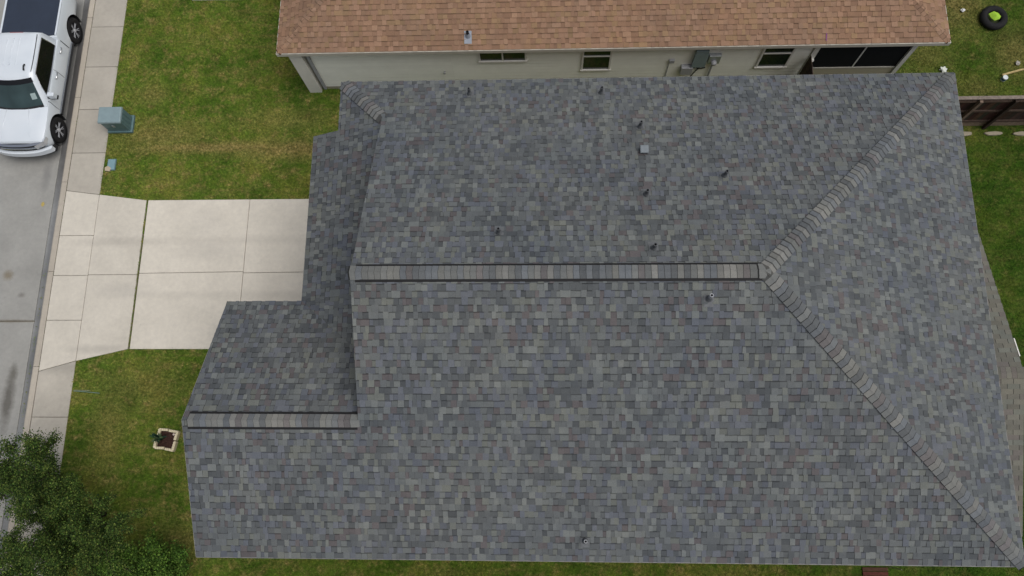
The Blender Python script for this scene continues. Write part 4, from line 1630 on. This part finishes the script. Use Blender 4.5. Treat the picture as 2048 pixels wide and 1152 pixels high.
tag(o, 'crumpled lime green plastic scrap resting on the old tyre', 'scrap')


def crumple(name, loc, r, col, label, cat, flat=0.5):
    bm = bmesh.new()
    bmesh.ops.create_icosphere(bm, subdivisions=2, radius=r)
    for v in bm.verts:
        v.co *= random.uniform(0.45, 1.35)
        v.co.z *= flat
    me = bpy.data.meshes.new(name)
    bm.to_mesh(me)
    bm.free()
    me.materials.append(plain(name + ' stuff', col, 0.7))
    o = bpy.data.objects.new(name, me)
    COL.objects.link(o)
    o.location = loc
    tag(o, label, cat)


crumple('paper_scrap', (13.74, 14.97, 0.04), 0.07, (0.62, 0.63, 0.64), 'white paper scrap on the sandy patch beside the tan roof', 'litter')
crumple('plastic_bag', (12.84, 12.84, 0.05), 0.105, (0.60, 0.63, 0.58), 'white plastic bag just above the corner of the grey roof', 'litter')
crumple('plaster_lump', (15.22, 13.03, 0.04), 0.07, (0.42, 0.40, 0.36), 'pale grey lump in the grass near the long stick', 'litter', 0.7)
cn = thing('paint_can', 'small white and blue can in the grass by the long stick', 'can', (14.68, 12.47, -0.01))
b = MB()
b.lathe([(0.0005, 0.0), (0.075, 0.0), (0.078, 0.02), (0.078, 0.16), (0.082, 0.165), (0.078, 0.17), (0.066, 0.165), (0.0005, 0.16)], (0, 0, 0.0), 16, lin(205, 212, 215))
b.build('can_body', M['tint'], cn)
b = MB()
b.lathe([(0.0795, 0.05), (0.0795, 0.12)], (0, 0, 0), 16, lin(50, 90, 120))
b.build('paper_band', M['tint'], cn)
b = MB()
b.tube([(14.66, 12.62, 0.03), (15.2, 12.77, 0.04), (15.9, 12.93, 0.03)], 0.035, 6, lin(176, 158, 112))
o = b.build('long_stick', M['wood'])
tag(o, 'long pale wooden stick lying in the far back yard', 'stick')

bd = thing('wood_pallet', 'reddish brown weathered boards lying south of the grey house', 'boards', (9.13, -2.75, 0.0))
for k in range(7):
    q = MB()
    q.box(-0.36, 0.33, -0.42 + k * 0.115, -0.32 + k * 0.115, 0.0, 0.025, tuple(c * random.uniform(0.8, 1.15) for c in lin(80, 52, 40)))
    q.build('board', M['wood'], bd)
b = MB()
b.tube([(9.50, -2.35, 0.0), (9.50, -2.35, 0.8)], 0.012, 6, lin(150, 150, 140))
tag(b.build('marker_stake', M['tint']), 'thin pale stake upright beside the brown boards', 'stake')
sl = MB()
sl.box(-12.2, -8.6, 15.95, 17.6, -0.1, 0.10, lin(205, 205, 200))
o = sl.build('front_step', M['tint'], bevel=0.02)
tag(o, 'white concrete step at the left end of the tan roofed house', 'step')


# ================================================================== trees
t = NT('leaves')
t.base(t.mix(1.0, t.tint(), t.ramp(t.noise(6, 3, 0.6, t.pos()), [(0.3, (0.8, 0.8, 0.8)), (0.7, (1.2, 1.2, 1.2))]), 'MULTIPLY'))
t.rough(0.7, 0.12)
M['leaf'] = t.mat
M['bark'] = plain('bark', (0.075, 0.06, 0.048), 0.9, 0.2, 0, 0.3, 14, 0.5)


def tree(name, label, base, height, spread_, n_limb, seed, leaf_n, palette, leaf=0.05, lean=(0, 0), low=0.32):
    rnd = random.Random(seed)
    root = thing(name, label, 'tree', base)
    wood = MB()
    tips = []
    top = Vector((lean[0] * 0.4, lean[1] * 0.4, height * low))
    wood.tube([(0, 0, -0.1), (0.02, 0.0, height * low * 0.5), top], [0.095, 0.075, 0.06], 8)
    trunk = wood.build('trunk', M['bark'], root, smooth=True)
    wood = MB()

    def grow(p, d, L, r, depth):
        pts, rad = [p], [r]
        q = p
        for k in range(4):
            d = (d + Vector((rnd.gauss(0, 0.14), rnd.gauss(0, 0.14), rnd.gauss(0.02, 0.10)))).normalized()
            q = q + d * L / 4
            pts.append(q)
            rad.append(r * (1 - 0.17 * (k + 1)))
        wood.tube(pts, rad, 5 if depth < 2 else 3, caps=False)
        if depth >= 2:
            tips.append(pts)
            return
        nb = 5 if depth == 0 else 6
        for k in range(nb):
            i = rnd.choice((1, 2, 2, 3, 3, 4, 4)) if depth else rnd.choice((1, 2, 3, 4, 4))
            nd = (d + Vector((rnd.gauss(0, 0.65), rnd.gauss(0, 0.65), rnd.gauss(0.05, 0.45)))).normalized()
            grow(pts[i], nd, L * rnd.uniform(0.42, 0.68), rad[i] * 0.6, depth + 1)

    for k in range(n_limb):
        a = 2 * math.pi * k / n_limb + rnd.uniform(-0.3, 0.3)
        tilt = rnd.uniform(0.25, 1.15)
        d = Vector((math.cos(a) * math.sin(tilt) * spread_ + lean[0] * 0.25, math.sin(a) * math.sin(tilt) * spread_ + lean[1] * 0.25, math.cos(tilt))).normalized()
        p = top * rnd.uniform(0.7, 1.0)
        grow(p, d, height * rnd.uniform(0.30, 0.44), 0.040, 0)
    wood.build('limbs', M['bark'], root, smooth=True)
    lv = MB()
    for k in range(leaf_n):
        pts = tips[rnd.randrange(len(tips))]
        i = rnd.randrange(len(pts) - 1)
        f = rnd.random()
        p = pts[i] * (1 - f) + pts[i + 1] * f + Vector((rnd.gauss(0, 0.07), rnd.gauss(0, 0.07), rnd.gauss(0, 0.06)))
        a = rnd.uniform(0, 2 * math.pi)
        el = rnd.uniform(-0.7, 0.5)
        d = Vector((math.cos(a) * math.cos(el), math.sin(a) * math.cos(el), math.sin(el)))
        s = d.cross(Vector((rnd.gauss(0, 0.5), rnd.gauss(0, 0.5), 1))).normalized()
        L = leaf * rnd.uniform(0.7, 1.4)
        c = rnd.choice(palette)
        kk = rnd.uniform(0.35, 0.95) if rnd.random() < 0.78 else rnd.uniform(0.95, 1.55)
        c = tuple(x * kk for x in c)
        lv.mesh([p, p + d * L * 0.5 + s * L * 0.30, p + d * L, p + d * L * 0.5 - s * L * 0.30], [(0, 1, 2, 3)], c)
    lv.build('crown', M['leaf'], root)
    return root


LEAF1 = [lin(46, 68, 28), lin(58, 82, 32), lin(76, 98, 40), lin(38, 56, 26), lin(98, 112, 52)]
LEAF2 = [lin(64, 94, 32), lin(76, 108, 38), lin(54, 82, 30), lin(96, 122, 50)]
tree('street_tree', 'dark leafy tree overhanging the sidewalk at the lower left corner', (-13.0, -1.15, -0.05), 4.9, 1.05, 14, 5, 115000, LEAF1, 0.044, (0.0, 0.25))
tree('small_tree', 'small rounded green tree near the front corner of the grey house', (-11.15, -2.65, -0.05), 2.7, 1.35, 13, 9, 36000, LEAF2, 0.055, (0, 0), 0.25)


# ================================================================== grass blades
def in_poly(x, y, poly):
    n = len(poly)
    inside = np.zeros(len(x), bool)
    j = n - 1
    for i in range(n):
        xi, yi = poly[i]
        xj, yj = poly[j]
        c = ((yi > y) != (yj > y)) & (x < (xj - xi) * (y - yi) / (yj - yi + 1e-12) + xi)
        inside ^= c
        j = i
    return inside


def blades(name, regions, label=None):
    P = []
    for poly, dens in regions:
        xs = [p[0] for p in poly]
        ys_ = [p[1] for p in poly]
        area = (max(xs) - min(xs)) * (max(ys_) - min(ys_))
        n = int(area * dens)
        x = RNG.uniform(min(xs), max(xs), n)
        y = RNG.uniform(min(ys_), max(ys_), n)
        k = in_poly(x, y, poly)
        for (x0, x1, y0, y1) in ((-14.5, -13.64, 10.98, 11.62), (-14.38, -14.08, 9.66, 10.08), (-11.64, -10.98, 0.68, 1.32), (8.76, 9.47, -3.2, -2.3)):
            k &= ~((x > x0) & (x < x1) & (y > y0) & (y < y1))
        P.append(np.stack([x[k], y[k]], 1))
    P = np.concatenate(P)
    n = len(P)
    a = RNG.uniform(0, 2 * np.pi, n)
    clump = 0.5 + 0.5 * np.sin(P[:, 0] * 5.1 + 1.7 * np.sin(P[:, 1] * 3.3)) * np.sin(P[:, 1] * 4.7 + 1.3 * np.sin(P[:, 0] * 2.9))
    h = RNG.uniform(0.018, 0.05, n) * (0.7 + 0.7 * clump)
    w = RNG.uniform(0.005, 0.011, n)
    le = RNG.uniform(0.02, 0.06, n)
    dx, dy = np.cos(a), np.sin(a)
    V = np.zeros((n, 3, 3), np.float32)
    V[:, 0, 0] = P[:, 0] - dy * w
    V[:, 0, 1] = P[:, 1] + dx * w
    V[:, 1, 0] = P[:, 0] + dy * w
    V[:, 1, 1] = P[:, 1] - dx * w
    V[:, 0, 2] = V[:, 1, 2] = -0.032
    V[:, 2, 0] = P[:, 0] + dx * le
    V[:, 2, 1] = P[:, 1] + dy * le
    V[:, 2, 2] = -0.03 + h
    me = bpy.data.meshes.new(name)
    me.vertices.add(3 * n)
    me.vertices.foreach_set('co', V.ravel())
    me.loops.add(3 * n)
    me.loops.foreach_set('vertex_index', np.arange(3 * n, dtype=np.int32))
    me.polygons.add(n)
    me.polygons.foreach_set('loop_start', np.arange(0, 3 * n, 3, dtype=np.int32))
    at = me.color_attributes.new('tint', 'FLOAT_COLOR', 'CORNER')
    k = RNG.uniform(0.75, 1.35, n)
    col = np.ones((n, 3, 4), np.float32)
    col[:, :, 0] = (k * RNG.uniform(0.9, 1.15, n))[:, None]
    col[:, :, 1] = k[:, None]
    col[:, :, 2] = (k * RNG.uniform(0.85, 1.1, n))[:, None]
    at.data.foreach_set('color', col.ravel())
    me.materials.append(M['blades'])
    me.update()
    me.validate()
    o = bpy.data.objects.new(name, me)
    COL.objects.link(o)
    return tag(o, label, None, None, 'stuff')


D = 2100
blades('grass', [
    ([(XSE - 0.02, 8.83), (XD, DY_N - 0.01), (-5.2, DY_N - 0.01), (-5.2, 12.4), (-7.0, 17.5), (XSE - 0.02, 17.5)], D),
    ([(XSE - 0.02, -4.2), (-6.8, -4.2), (-6.8, DY_S + 0.01), (XD, DY_S + 0.01), (XSE - 0.02, 3.38)], D),
    ([(XSE - 0.055, 8.85), (XSE, 8.85), (XSE, 17.5), (XSE - 0.055, 17.5)], 900),
    ([(XSE - 0.055, -4.2), (XSE, -4.2), (XSE, 3.36), (XSE - 0.055, 3.36)], 900),
    ([(-6.8, -4.2), (10.0, -4.2), (10.0, -1.45), (-6.8, -1.45)], D * 0.7),
    ([(9.9, -4.2), (17.5, -4.2), (17.5, 17.5), (11.2, 17.5), (11.2, 12.2), (9.9, 12.2)], D * 0.9),
], 'short patchy green and straw coloured grass on the lawns')
# weeds rooted in the joints of the concrete
wd = []
for (xa, ya, xb, yb, n, ww) in ((XD, 3.8, XD, 8.6, 500, 0.018), (XD, 7.5, XD, 8.0, 160, 0.03), (XSW, 3.1, XSW, 16, 260, 0.012), (XK - 0.06, 0.5, XK - 0.06, 6.5, 120, 0.02)):
    wd.append(([(xa - ww, ya), (xa + ww, ya), (xb + ww, yb), (xb - ww, yb)], n / (2 * ww * (yb - ya))))
blades('joint_weeds', wd, 'thin weeds growing in the driveway and sidewalk joints')
